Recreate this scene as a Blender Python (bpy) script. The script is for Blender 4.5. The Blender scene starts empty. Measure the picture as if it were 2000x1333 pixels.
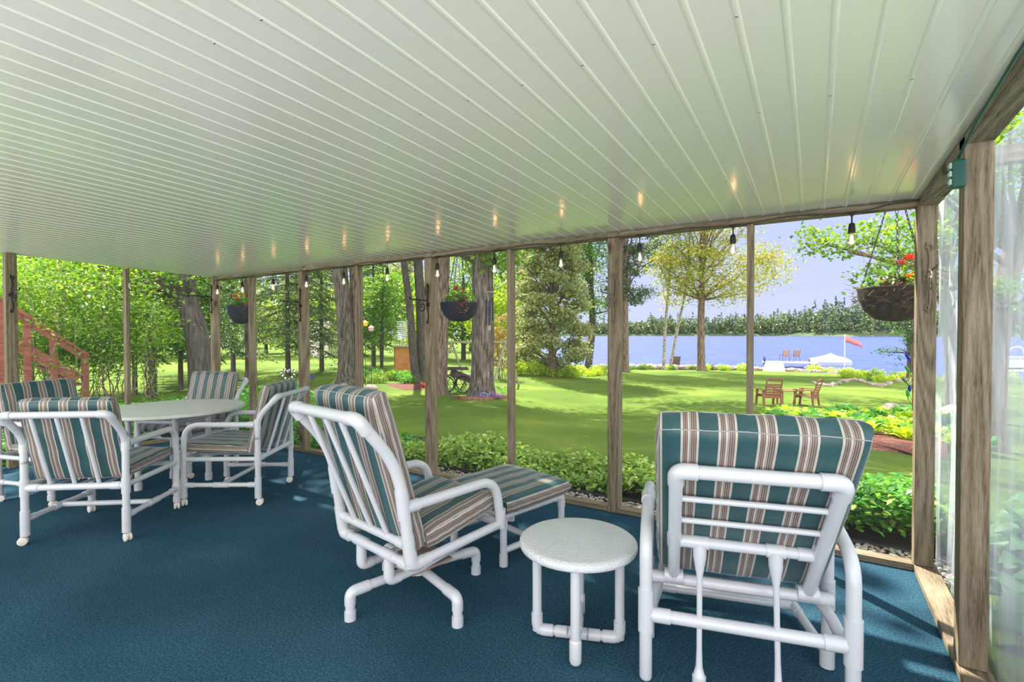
import bpy, math, random
import numpy as np
from mathutils import Vector, Matrix
rnd = random.Random(7); rng = np.random.default_rng(7)
PI = math.pi
scene = bpy.context.scene
COL = scene.collection

# ------------------------------------------------------------------ camera
F, YAW, PIT, ROLL, CH = 968.0, -.5483, -.0155, -.0017, 1.4
_fw = np.array([math.sin(YAW)*math.cos(PIT), math.cos(YAW)*math.cos(PIT), math.sin(PIT)])
_r0 = np.array([math.cos(YAW), -math.sin(YAW), 0]); _u0 = np.cross(_r0, _fw)
_r = _r0*math.cos(ROLL)+_u0*math.sin(ROLL); _u = -_r0*math.sin(ROLL)+_u0*math.cos(ROLL)
CAM = np.array([0, 0, CH])
cd = bpy.data.cameras.new('camera'); cam = bpy.data.objects.new('camera', cd); COL.objects.link(cam)
M = Matrix(((_r[0], _u[0], -_fw[0], 0), (_r[1], _u[1], -_fw[1], 0), (_r[2], _u[2], -_fw[2], CH), (0, 0, 0, 1)))
cam.matrix_world = M
cd.sensor_width = 36; cd.lens = F/2000*36; cd.clip_start = .05; cd.clip_end = 3000
scene.camera = cam

def ray(x, y): return _fw+(x-1000)/F*_r-(y-666.5)/F*_u
def atD(x, y, D): return CAM+ray(x, y)*D
def atZ(x, y, z):
    d = ray(x, y); return CAM+d*(z-CH)/d[2]

# ------------------------------------------------------------------ view, world, sun
vs = scene.view_settings
vs.view_transform = 'Standard'; vs.look = 'None'; vs.gamma = 1; vs.use_curve_mapping = False
vs.exposure = EXPO = 0.1
w = bpy.data.worlds.new('world'); scene.world = w; w.use_nodes = True
nt = w.node_tree; nt.nodes.clear()
out = nt.nodes.new('ShaderNodeOutputWorld'); bg = nt.nodes.new('ShaderNodeBackground')
tc = nt.nodes.new('ShaderNodeTexCoord'); sp = nt.nodes.new('ShaderNodeSeparateXYZ')
nt.links.new(tc.outputs['Generated'], sp.inputs[0])
cr = nt.nodes.new('ShaderNodeValToRGB')
cr.color_ramp.elements[0].position = 0; cr.color_ramp.elements[0].color = (.66, .72, 1.0, 1)
cr.color_ramp.elements[1].position = 1; cr.color_ramp.elements[1].color = (.72, .82, 1.15, 1)
e = cr.color_ramp.elements.new(.22); e.color = (.56, .65, 1.0, 1); e = cr.color_ramp.elements.new(.5); e.color = (.66, .76, 1.1, 1)
nt.links.new(sp.outputs['Z'], cr.inputs[0])
# white glow added to the unseen sky behind and right, brightens the porch
mr = nt.nodes.new('ShaderNodeMapRange'); mr.inputs['From Min'].default_value = -.30; mr.inputs['From Max'].default_value = .45
mr.inputs['To Min'].default_value = 0; mr.inputs['To Max'].default_value = 1; mr.interpolation_type = 'SMOOTHSTEP'
dp = nt.nodes.new('ShaderNodeVectorMath'); dp.operation = 'DOT_PRODUCT'; dp.inputs[1].default_value = (.66, -.75, 0)
nt.links.new(tc.outputs['Generated'], dp.inputs[0]); nt.links.new(dp.outputs['Value'], mr.inputs['Value'])
mx = nt.nodes.new('ShaderNodeMix'); mx.data_type = 'RGBA'
nt.links.new(mr.outputs[0], mx.inputs[0]); nt.links.new(cr.outputs[0], mx.inputs[6]); mx.inputs[7].default_value = (3.15, 3.1, 3.0, 1)
nt.links.new(mx.outputs[2], bg.inputs['Color']); bg.inputs['Strength'].default_value = 1.0
nt.links.new(bg.outputs[0], out.inputs[0])
w.cycles.sampling_method = 'AUTOMATIC'

SUN = Vector((-.70, .60, 1.08)).normalized()
sl = bpy.data.lights.new('sun', 'SUN'); sl.energy = 14.0; sl.angle = .012; sl.color = (1, .93, .80)
so = bpy.data.objects.new('sun', sl); COL.objects.link(so)
so.rotation_euler = (-SUN).to_track_quat('-Z', 'Y').to_euler()

scene.cycles.max_bounces = 8; scene.cycles.transparent_max_bounces = 24
scene.cycles.caustics_reflective = False; scene.cycles.caustics_refractive = False

# ------------------------------------------------------------------ materials
def nodes(name):
    m = bpy.data.materials.new(name); m.use_nodes = True
    return m, m.node_tree, m.node_tree.nodes['Principled BSDF']
def plain(name, col, rough=.5, metal=0, spec=.5, emit=None, es=0, coat=0, trans=0, alpha=1):
    m, t, b = nodes(name)
    b.inputs['Base Color'].default_value = (*col, 1); b.inputs['Roughness'].default_value = rough
    b.inputs['Metallic'].default_value = metal; b.inputs['Specular IOR Level'].default_value = spec
    b.inputs['Coat Weight'].default_value = coat; b.inputs['Transmission Weight'].default_value = trans
    if emit: b.inputs['Emission Color'].default_value = (*emit, 1); b.inputs['Emission Strength'].default_value = es
    return m
def noisy(name, stops, scale=5, rough=.8, coord='Object', stretch=(1, 1, 1), detail=6, bump=0, bscale=None, rand=False, spec=.3, coat=0):
    m, t, b = nodes(name)
    c = t.nodes.new('ShaderNodeTexCoord'); mp = t.nodes.new('ShaderNodeMapping'); mp.inputs['Scale'].default_value = stretch
    t.links.new(c.outputs[coord], mp.inputs[0])
    n = t.nodes.new('ShaderNodeTexNoise'); n.inputs['Scale'].default_value = scale; n.inputs['Detail'].default_value = detail
    n.inputs['Roughness'].default_value = .62
    t.links.new(mp.outputs[0], n.inputs['Vector'])
    r = t.nodes.new('ShaderNodeValToRGB'); els = r.color_ramp.elements
    els[0].position = stops[0][0]; els[0].color = (*stops[0][1], 1)
    els[1].position = stops[-1][0]; els[1].color = (*stops[-1][1], 1)
    for p, cc in stops[1:-1]:
        q = els.new(p); q.color = (*cc, 1)
    t.links.new(n.outputs['Fac'], r.inputs[0]); t.links.new(r.outputs[0], b.inputs['Base Color'])
    b.inputs['Roughness'].default_value = rough; b.inputs['Specular IOR Level'].default_value = spec
    b.inputs['Coat Weight'].default_value = coat
    if bump:
        bn = t.nodes.new('ShaderNodeBump'); bn.inputs['Strength'].default_value = bump; bn.inputs['Distance'].default_value = .02
        if bscale:
            n2 = t.nodes.new('ShaderNodeTexNoise'); n2.inputs['Scale'].default_value = bscale; t.links.new(mp.outputs[0], n2.inputs['Vector'])
            t.links.new(n2.outputs['Fac'], bn.inputs['Height'])
        else: t.links.new(n.outputs['Fac'], bn.inputs['Height'])
        t.links.new(bn.outputs[0], b.inputs['Normal'])
    return m
def leafmat(name, a, b_, c=None, trans=.45):
    """leaf colour varies leaf by leaf; thin leaves let some light through"""
    m = bpy.data.materials.new(name); m.use_nodes = True; t = m.node_tree; t.nodes.clear()
    o = t.nodes.new('ShaderNodeOutputMaterial'); g = t.nodes.new('ShaderNodeNewGeometry')
    r = t.nodes.new('ShaderNodeValToRGB'); e = r.color_ramp.elements
    e[0].color = (*a, 1); e[1].color = (*(c or b_), 1)
    if c: q = e.new(.5); q.color = (*b_, 1)
    t.links.new(g.outputs['Random Per Island'], r.inputs[0])
    d = t.nodes.new('ShaderNodeBsdfDiffuse'); tr = t.nodes.new('ShaderNodeBsdfTranslucent'); gl = t.nodes.new('ShaderNodeBsdfGlossy')
    gl.inputs['Roughness'].default_value = .45; gl.inputs['Color'].default_value = (.9, .95, .9, 1)
    hs = t.nodes.new('ShaderNodeHueSaturation'); hs.inputs['Value'].default_value = 1.25; hs.inputs['Saturation'].default_value = 1.05; hs.inputs['Hue'].default_value = .485
    t.links.new(r.outputs[0], hs.inputs['Color']); t.links.new(r.outputs[0], d.inputs[0]); t.links.new(hs.outputs[0], tr.inputs[0])
    m1 = t.nodes.new('ShaderNodeMixShader'); m1.inputs[0].default_value = trans
    t.links.new(d.outputs[0], m1.inputs[1]); t.links.new(tr.outputs[0], m1.inputs[2])
    m2 = t.nodes.new('ShaderNodeMixShader'); m2.inputs[0].default_value = .04
    t.links.new(m1.outputs[0], m2.inputs[1]); t.links.new(gl.outputs[0], m2.inputs[2])
    t.links.new(m2.outputs[0], o.inputs[0])
    return m

def wood(name, axis, cols):
    m, t, b = nodes(name)
    c = t.nodes.new('ShaderNodeTexCoord'); mp = t.nodes.new('ShaderNodeMapping')
    s = [13, 13, 13]; s['xyz'.index(axis)] = .9; mp.inputs['Scale'].default_value = s
    oi = t.nodes.new('ShaderNodeObjectInfo'); ad = t.nodes.new('ShaderNodeVectorMath'); ad.operation = 'ADD'
    ml = t.nodes.new('ShaderNodeMath'); ml.operation = 'MULTIPLY'; ml.inputs[1].default_value = 37
    t.links.new(oi.outputs['Random'], ml.inputs[0]); t.links.new(c.outputs['Object'], ad.inputs[0]); t.links.new(ml.outputs[0], ad.inputs[1])
    t.links.new(ad.outputs[0], mp.inputs[0])
    n = t.nodes.new('ShaderNodeTexNoise'); n.inputs['Scale'].default_value = .42; n.inputs['Detail'].default_value = 1; n.inputs['Distortion'].default_value = .25
    t.links.new(mp.outputs[0], n.inputs['Vector'])
    mm = t.nodes.new('ShaderNodeMath'); mm.operation = 'MULTIPLY'; mm.inputs[1].default_value = 75
    t.links.new(n.outputs['Fac'], mm.inputs[0])
    sn = t.nodes.new('ShaderNodeMath'); sn.operation = 'SINE'; t.links.new(mm.outputs[0], sn.inputs[0])
    n2 = t.nodes.new('ShaderNodeTexNoise'); n2.inputs['Scale'].default_value = 13; n2.inputs['Detail'].default_value = 6; n2.inputs['Roughness'].default_value = .7; t.links.new(mp.outputs[0], n2.inputs['Vector'])
    m2 = t.nodes.new('ShaderNodeMath'); m2.operation = 'MULTIPLY_ADD'; m2.inputs[1].default_value = .10
    t.links.new(sn.outputs[0], m2.inputs[0]); t.links.new(n2.outputs['Fac'], m2.inputs[2])
    # knots
    v = t.nodes.new('ShaderNodeTexVoronoi'); v.inputs['Scale'].default_value = 2.6
    mp2 = t.nodes.new('ShaderNodeMapping'); s2 = [1.5, 1.5, 1.5]; s2['xyz'.index(axis)] = .9; mp2.inputs['Scale'].default_value = s2
    t.links.new(ad.outputs[0], mp2.inputs[0]); t.links.new(mp2.outputs[0], v.inputs['Vector'])
    kr = t.nodes.new('ShaderNodeMapRange'); kr.inputs['From Min'].default_value = .05; kr.inputs['From Max'].default_value = .17; kr.inputs['To Min'].default_value = -.35; kr.inputs['To Max'].default_value = 0
    t.links.new(v.outputs['Distance'], kr.inputs['Value'])
    m3 = t.nodes.new('ShaderNodeMath'); m3.operation = 'ADD'; t.links.new(m2.outputs[0], m3.inputs[0]); t.links.new(kr.outputs[0], m3.inputs[1])
    r = t.nodes.new('ShaderNodeValToRGB'); e = r.color_ramp.elements
    e[0].position = .2; e[0].color = (*cols[0], 1); e[1].position = .78; e[1].color = (*cols[2], 1)
    q = e.new(.47); q.color = (*cols[1], 1)
    t.links.new(m3.outputs[0], r.inputs[0]); t.links.new(r.outputs[0], b.inputs['Base Color'])
    b.inputs['Roughness'].default_value = .75; b.inputs['Specular IOR Level'].default_value = .25
    bn = t.nodes.new('ShaderNodeBump'); bn.inputs['Strength'].default_value = .35; bn.inputs['Distance'].default_value = .004
    t.links.new(m3.outputs[0], bn.inputs['Height']); t.links.new(bn.outputs[0], b.inputs['Normal'])
    return m
WC = ((.06, .042, .026), (.22, .172, .115), (.36, .30, .22))
WOODX, WOODY, WOODZ = wood('weathered_wood_x', 'x', WC), wood('weathered_wood_y', 'y', WC), wood('weathered_wood_z', 'z', WC)
PVC = plain('white_pvc', (.60, .62, .67), .25, coat=.3, spec=.5)
FIT = plain('white_pvc_fitting', (.82, .82, .85), .33, coat=.2)
CASTER = plain('cream_plastic', (.74, .70, .64), .45)
STEEL = plain('steel', (.5, .5, .5), .3, metal=1)
TABLETOP = noisy('cream_plastic_top', [(.3, (.70, .72, .69)), (.7, (.80, .81, .79))], 30, .4, bump=.35, bscale=60, spec=.5)
TABLEW = noisy('white_plastic_top', [(.3, (.66, .68, .73)), (.7, (.71, .73, .78))], 8, .28, bump=.3, bscale=90, spec=.5, coat=.3)
BLACK = plain('black_plastic', (.015, .015, .018), .5)
IRON = plain('wrought_iron', (.03, .025, .02), .55, metal=.4)
RUST = plain('worn_iron', (.22, .17, .13), .6, metal=.4)

def fabric():
    m, t, b = nodes('striped_canvas')
    uv = t.nodes.new('ShaderNodeUVMap'); uv.uv_map = 'UVMap'
    s = t.nodes.new('ShaderNodeSeparateXYZ'); t.links.new(uv.outputs[0], s.inputs[0])
    fr = t.nodes.new('ShaderNodeMath'); fr.operation = 'FRACT'; t.links.new(s.outputs['X'], fr.inputs[0])
    r = t.nodes.new('ShaderNodeValToRGB'); r.color_ramp.interpolation = 'CONSTANT'
    teal, teal2, cream, br, tan = (.026, .082, .094), (.028, .086, .098), (.50, .46, .42), (.10, .062, .055), (.27, .215, .19)
    st = [(0, teal), (.26, teal2), (.50, cream), (.56, br), (.58, tan), (.61, br), (.635, tan), (.665, br), (.685, cream), (.745, br), (.76, cream), (.78, br), (.805, tan), (.84, br), (.865, tan), (.90, br), (.925, cream), (.985, teal)]
    el = r.color_ramp.elements
    el[0].position = 0; el[0].color = (*st[0][1], 1); el[1].position = st[1][0]; el[1].color = (*st[1][1], 1)
    for p, c in st[2:]:
        q = el.new(p); q.color = (*c, 1)
    t.links.new(fr.outputs[0], r.inputs[0]); t.links.new(r.outputs[0], b.inputs['Base Color'])
    b.inputs['Roughness'].default_value = .42; b.inputs['Sheen Weight'].default_value = .3; b.inputs['Sheen Roughness'].default_value = .4; b.inputs['Sheen Tint'].default_value = (.75, .88, 1, 1); b.inputs['Specular IOR Level'].default_value = .5
    c = t.nodes.new('ShaderNodeTexCoord'); n = t.nodes.new('ShaderNodeTexNoise'); n.inputs['Scale'].default_value = 7; n.inputs['Detail'].default_value = 4
    t.links.new(c.outputs['Object'], n.inputs['Vector'])
    bn = t.nodes.new('ShaderNodeBump'); bn.inputs['Strength'].default_value = .5; bn.inputs['Distance'].default_value = .02
    t.links.new(n.outputs['Fac'], bn.inputs['Height'])
    t.links.new(bn.outputs[0], b.inputs['Normal'])
    return m
FABRIC = fabric()
PIPING = plain('grey_piping', (.34, .36, .35), .8)

# ------------------------------------------------------------------ mesh builder
class MB:
    def __init__(s): s.v = []; s.f = []; s.uv = []; s.M = None; s.sm = []
    def add(s, vs, fs, uvs=None, smooth=True):
        n = len(s.v)
        for p in vs:
            p = Vector(p)
            if s.M is not None: p = s.M @ p
            s.v.append(tuple(p))
        for i, f in enumerate(fs):
            s.f.append([n+k for k in f]); s.uv.append(uvs[i] if uvs else [(0, 0)]*len(f)); s.sm.append(smooth)
    def box(s, c, d, rot=None, bev=0):
        x, y, z = d[0]/2, d[1]/2, d[2]/2
        vs = [Vector((a*x, b*y, e*z)) for a in (-1, 1) for b in (-1, 1) for e in (-1, 1)]
        if rot is not None: vs = [rot @ p for p in vs]
        vs = [p+Vector(c) for p in vs]
        s.add(vs, [(0, 1, 3, 2), (4, 6, 7, 5), (0, 4, 5, 1), (2, 3, 7, 6), (0, 2, 6, 4), (1, 5, 7, 3)], smooth=False)
    def beam(s, a, b, wd, th, up=(0, 0, 1)):
        a, b = Vector(a), Vector(b); d = (b-a); L = d.length; d.normalize(); up = Vector(up)
        x = d.cross(up)
        if x.length < 1e-4: x = d.cross(Vector((1, 0, 0)))
        x.normalize(); y = x.cross(d)
        R = Matrix((x, d, y)).transposed()
        s.box((a+b)/2, (wd, L, th), R)
    def tube(s, pts, r, seg=14, radii=None, cap=True, dome=False):
        pts = [Vector(p) for p in pts]; n = len(pts)
        if radii is None: radii = [r]*n
        if dome:
            d0 = (pts[0]-pts[1]).normalized(); d1 = (pts[-1]-pts[-2]).normalized(); A = []; RA = []
            for k in (3, 2, 1):
                a = k/3*PI/2*.97; A.append(pts[0]+d0*radii[0]*math.sin(a)*.8); RA.append(radii[0]*math.cos(a))
            B = []; RB = []
            for k in (1, 2, 3):
                a = k/3*PI/2*.97; B.append(pts[-1]+d1*radii[-1]*math.sin(a)*.8); RB.append(radii[-1]*math.cos(a))
            pts = A+pts+B; radii = RA+list(radii)+RB; n = len(pts)
        tg = []
        for i in range(n):
            t = (pts[min(i+1, n-1)]-pts[max(i-1, 0)])
            tg.append(t.normalized() if t.length > 1e-9 else Vector((0, 0, 1)))
        a = tg[0].orthogonal().normalized(); vs = []; fs = []
        for i in range(n):
            a = (a-tg[i]*a.dot(tg[i]))
            a = a.normalized() if a.length > 1e-6 else tg[i].orthogonal().normalized()
            b = tg[i].cross(a)
            for k in range(seg):
                q = 2*PI*k/seg; vs.append(pts[i]+(a*math.cos(q)+b*math.sin(q))*radii[i])
        for i in range(n-1):
            for k in range(seg):
                k2 = (k+1) % seg; fs.append((i*seg+k, i*seg+k2, (i+1)*seg+k2, (i+1)*seg+k))
        if cap: fs.append(tuple(range(seg-1, -1, -1))); fs.append(tuple((n-1)*seg+k for k in range(seg)))
        s.add(vs, fs)
    def lathe(s, prof, c=(0, 0, 0), seg=32, ax=None, closed=False):
        """prof = [(r,z)...] revolved about the vertical through c"""
        vs = []; fs = []; n = len(prof)
        R = ax if ax is not None else Matrix.Identity(3)
        for r, z in prof:
            for k in range(seg):
                q = 2*PI*k/seg; vs.append(R @ Vector((r*math.cos(q), r*math.sin(q), z))+Vector(c))
        for i in range(n-1):
            for k in range(seg):
                k2 = (k+1) % seg; fs.append((i*seg+k, i*seg+k2, (i+1)*seg+k2, (i+1)*seg+k))
        fs.append(tuple(range(seg-1, -1, -1))); fs.append(tuple((n-1)*seg+k for k in range(seg)))
        s.add(vs, fs)
    def ell(s, c, d, u=10, v=8, rot=None, jit=0):
        vs = []; fs = []
        for i in range(v+1):
            th = PI*i/v
            for k in range(u):
                q = 2*PI*k/u; p = Vector((math.sin(th)*math.cos(q)*d[0], math.sin(th)*math.sin(q)*d[1], math.cos(th)*d[2]))
                if jit: p *= 1+rnd.uniform(-jit, jit)*(0 < i < v)
                if rot is not None: p = rot @ p
                vs.append(p+Vector(c))
        for i in range(v):
            for k in range(u):
                k2 = (k+1) % u; fs.append((i*u+k, (i+1)*u+k, (i+1)*u+k2, i*u+k2))
        s.add(vs, fs)
    def prism(s, pts, z0, z1):
        n = len(pts); s.add([(x, y, z0) for x, y in pts]+[(x, y, z1) for x, y in pts],
            [tuple(range(n-1, -1, -1)), tuple(range(n, 2*n))]+[(i, (i+1) % n, n+(i+1) % n, n+i) for i in range(n)], smooth=False)
    def data(s, name, m):
        me = bpy.data.meshes.new(name); me.from_pydata(s.v, [], s.f)
        l = me.uv_layers.new(name='UVMap'); k = 0; buf = []
        for u in s.uv:
            for q in u: buf += [q[0], q[1]]
        l.data.foreach_set('uv', buf)
        me.polygons.foreach_set('use_smooth', s.sm)
        me.materials.append(m); me.update(); 
        if any(s.sm): me.set_sharp_from_angle(angle=math.radians(42))
        return me
    def build(s, name, m, parent=None, bev=0, ang=True):
        o = bpy.data.objects.new(name, s.data(name, m)); COL.objects.link(o)
        if parent is not None: o.parent = parent
        if bev:
            b = o.modifiers.new('b', 'BEVEL'); b.width = bev; b.segments = 2; b.limit_method = 'ANGLE'
        return o
def empty(name, loc=(0, 0, 0), rz=0):
    o = bpy.data.objects.new(name, None); COL.objects.link(o); o.location = loc; o.rotation_euler = (0, 0, rz); o.empty_display_size = .1; return o
def tag(o, label=None, cat=None, group=None, kind=None):
    if label: o['label'] = label
    if cat: o['category'] = cat
    if group: o['group'] = group
    if kind: o['kind'] = kind
    return o
def thing(name, label, cat, loc=(0, 0, 0), rz=0, group=None): return tag(empty(name, loc, rz), label, cat, group)
KIDS = {}
def kids(o): return [c for c in bpy.data.objects if c.parent == o]
def copy_tree(o, parent=None):
    c = o.copy(); COL.objects.link(c)
    if parent is not None: c.parent = parent
    for ch in kids(o): copy_tree(ch, c)
    return c
def fillet(P, rad, n=6):
    P = [Vector(p) for p in P]; o = [P[0]]
    if not hasattr(rad, '__len__'): rad = [rad]*(len(P)-2)
    for i in range(1, len(P)-1):
        a, b, c = P[i-1], P[i], P[i+1]; u = (a-b); v = (c-b); R = min(rad[i-1], u.length*.49, v.length*.49)
        u.normalize(); v.normalize(); p, q = b+u*R, b+v*R
        for k in range(n+1):
            t = k/n; o.append(p*(1-t)**2+b*2*t*(1-t)+q*t*t)
    o.append(P[-1]); return o
R0 = .0225   # pipe radius
def sleeve(mb, p, d, L, r=R0*1.18, seg=14):
    p, d = Vector(p), Vector(d).normalized(); mb.tube([p-d*L/2, p+d*L/2], r, seg)
def elbow(mb, c, d1, d2, L=.055, r=R0*1.18):
    c, d1, d2 = Vector(c), Vector(d1).normalized(), Vector(d2).normalized()
    mb.tube(fillet([c+d1*L, c, c+d2*L], L*.75, 6), r)

# ------------------------------------------------------------------ leaf clouds
def leafobj(name, C_, size, m, parent=None, aspect=.55, up=.5, fold=True, dirs=None, link=True):
    C_ = np.asarray(C_, float); n = len(C_)
    d = rng.normal(size=(n, 3)) if dirs is None else np.asarray(dirs, float)+rng.normal(size=(n, 3))*.25
    if dirs is None: d[:, 2] *= .6
    d /= np.linalg.norm(d, axis=1)[:, None]
    u = rng.normal(size=(n, 3))*(1-up); u[:, 2] += up*1.5
    s = np.cross(d, u); s /= np.linalg.norm(s, axis=1)[:, None]+1e-9
    nn = np.cross(s, d)
    L = (size*rng.uniform(.65, 1.25, n))[:, None]
    a = C_-d*L*.5; b = C_+s*L*aspect*.5+nn*L*.08*(1 if fold else 0); c = C_+d*L*.5; e = C_-s*L*aspect*.5+nn*L*.08*(1 if fold else 0)
    V = np.stack([a, b, c, e], 1).reshape(-1, 3)
    me = bpy.data.meshes.new(name); me.vertices.add(4*n); me.vertices.foreach_set('co', V.ravel())
    me.loops.add(4*n); me.loops.foreach_set('vertex_index', np.arange(4*n, dtype=np.int32))
    me.polygons.add(n); me.polygons.foreach_set('loop_start', np.arange(0, 4*n, 4, dtype=np.int32)); me.polygons.foreach_set('loop_total', np.full(n, 4, dtype=np.int32))
    me.update(calc_edges=True); me.validate(); me.materials.append(m)
    o = bpy.data.objects.new(name, me)
    if link: COL.objects.link(o)
    if parent is not None: o.parent = parent
    return o
def in_ell(n, c, r, shell=.55):
    d = rng.normal(size=(n, 3)); d /= np.linalg.norm(d, axis=1)[:, None]
    k = rng.uniform(shell, 1, n)[:, None]
    return np.asarray(c)+d*k*np.asarray(r)
def clumped(blobs, nclump, per, spread):
    """leaf centres: clumps scattered through ellipsoid blobs (cx,cy,cz,rx,ry,rz)"""
    vol = np.array([b[3]*b[4]*b[5] for b in blobs])**.66; pr_ = vol/vol.sum(); out_ = []; cl = []
    for b, k in zip(blobs, np.maximum(1, (pr_*nclump)).astype(int)):
        cl.append(in_ell(k, b[:3], b[3:], .25))
    cl = np.concatenate(cl)
    L = cl[rng.integers(0, len(cl), nclump*per)]+rng.normal(size=(nclump*per, 3))*np.array([spread, spread, spread*.5])
    return L, cl
LF = dict(
    maple=leafmat('maple_leaf', (.06, .18, .02), (.15, .32, .03), (.32, .44, .05), .5),
    yellow=leafmat('young_maple_leaf', (.22, .34, .04), (.42, .46, .06), (.55, .42, .10), .5),
    dark=leafmat('dark_leaf', (.03, .09, .02), (.06, .17, .03), (.10, .24, .04), .4),
    mid=leafmat('green_leaf', (.06, .20, .015), (.14, .34, .03), (.28, .46, .05), .45),
    spruce=leafmat('spruce_needles', (.14, .20, .06), (.34, .38, .14), (.50, .50, .24), .4),
    pine=leafmat('pine_needles', (.05, .10, .07), (.09, .15, .10), (.20, .24, .10), .25),
    hemlock=leafmat('hemlock_needles', (.04, .11, .04), (.10, .20, .05), (.36, .42, .10), .4),
    ground=leafmat('groundcover_leaf', (.10, .28, .04), (.30, .50, .07), (.58, .68, .16), .45),
    fern=leafmat('fern_leaf', (.04, .22, .03), (.10, .36, .04), (.22, .50, .06), .45),
    lime=leafmat('lime_leaf', (.26, .46, .02), (.42, .60, .03), (.60, .66, .05), .45),
    hosta=leafmat('hosta_leaf', (.05, .18, .05), (.10, .28, .09), (.30, .45, .22), .35),
    far=leafmat('far_leaf', (.05, .11, .045), (.12, .19, .06), (.22, .26, .08), .15),  # distance haze is put into the colours of the far trees
    farpine=leafmat('far_pine', (.05, .09, .07), (.08, .12, .09), (.13, .17, .11), .1),
)
BARK = noisy('grey_bark', [(.34, (.022, .018, .016)), (.5, (.11, .09, .08)), (.68, (.27, .225, .20))], 4.5, .95, stretch=(3.5, 3.5, .4), detail=8, bump=1.0)
BARKD = noisy('dark_bark', [(.3, (.035, .03, .03)), (.7, (.15, .125, .12))], 5, .95, stretch=(3, 3, .6), detail=8, bump=.8)
BARKP = noisy('pinkish_bark', [(.35, (.06, .038, .03)), (.68, (.33, .24, .20))], 5, .95, stretch=(3.5, 3.5, .5), detail=8, bump=.8)
BIRCH = noisy('birch_bark', [(.42, (.10, .08, .07)), (.5, (.42, .37, .33)), (.7, (.62, .56, .52))], 6, .8, stretch=(1, 1, 3), detail=6)

# ------------------------------------------------------------------ terrain
PS = [0, 4.3, 6, 9, 12, 16, 20, 30, 40, 44, 48, 56, 70]; PZ = [-.10, -.10, -.2, -.45, -.78, -1.08, -1.18, -1.32, -1.5, -1.62, -2.0, -3.2, -4.5]
PZL = [-.10, -.10, -.2, -.42, -.66, -.92, -1.02, -1.12, -1.2, -1.22, -1.24, -1.26, -1.2]
def gz(x, y):
    s = math.hypot(x, max(y, 0)) if y > 0 else abs(x)
    az = math.degrees(math.atan2(x, y))
    k = min(max((az+30)/6, 0), 1); k = k*k*(3-2*k)
    if az > 40: k2 = min((az-40)/10, 1); k = k*(1-k2)
    a = np.interp(s, PS, PZ); b = np.interp(s, PS, PZL)
    return float(b*(1-k)+a*k)
def gp(x, D, dz=0):
    """ground point seen at picture column x and depth D"""
    p = atD(x, 660, D); return (p[0], p[1], gz(p[0], p[1])+dz)

g = MB(); AZ = np.radians(np.arange(-112, 92.1, 1.5)); SS = list(np.arange(.5, 6, .5))+list(np.arange(6, 20, 1.))+list(np.arange(20, 60, 1.6))+[64, 72, 85, 100, 130, 170, 230, 300]
vs_ = []; fs_ = []
for a in AZ:
    for s in SS:
        x, y = s*math.sin(a), s*math.cos(a); vs_.append((x, y, gz(x, y)))
n = len(SS)
for i in range(len(AZ)-1):
    for j in range(n-1): fs_.append((i*n+j, (i+1)*n+j, (i+1)*n+j+1, i*n+j+1))
g.add(vs_, fs_)
def lawnmat():
    m, t, b = nodes('lawn')
    c = t.nodes.new('ShaderNodeTexCoord'); n = t.nodes.new('ShaderNodeTexNoise'); n.inputs['Scale'].default_value = .35; n.inputs['Detail'].default_value = 5
    n2 = t.nodes.new('ShaderNodeTexNoise'); n2.inputs['Scale'].default_value = 28; n2.inputs['Detail'].default_value = 5; n2.inputs['Roughness'].default_value = .8
    t.links.new(c.outputs['Object'], n.inputs['Vector']); t.links.new(c.outputs['Object'], n2.inputs['Vector'])
    a = t.nodes.new('ShaderNodeMath'); a.operation = 'MULTIPLY_ADD'; a.inputs[1].default_value = .55
    t.links.new(n2.outputs['Fac'], a.inputs[0])
    h = t.nodes.new('ShaderNodeMath'); h.operation = 'MULTIPLY'; h.inputs[1].default_value = .45; t.links.new(n.outputs['Fac'], h.inputs[0]); t.links.new(h.outputs[0], a.inputs[2])
    r = t.nodes.new('ShaderNodeValToRGB'); e = r.color_ramp.elements
    e[0].position = .3; e[0].color = (.03, .085, .010, 1); e[1].position = .72; e[1].color = (.33, .40, .065, 1); q = e.new(.5); q.color = (.125, .21, .027, 1)
    t.links.new(a.outputs[0], r.inputs[0]); t.links.new(r.outputs[0], b.inputs['Base Color'])
    b.inputs['Roughness'].default_value = .9; b.inputs['Specular IOR Level'].default_value = .1
    bn = t.nodes.new('ShaderNodeBump'); bn.inputs['Strength'].default_value = .8; bn.inputs['Distance'].default_value = .05
    t.links.new(n2.outputs['Fac'], bn.inputs['Height']); t.links.new(bn.outputs[0], b.inputs['Normal'])
    return m
LAWN = lawnmat()
tag(g.build('lawn', LAWN), 'mown green lawn sloping from the porch down to the lake', 'lawn', kind='structure')

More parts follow.
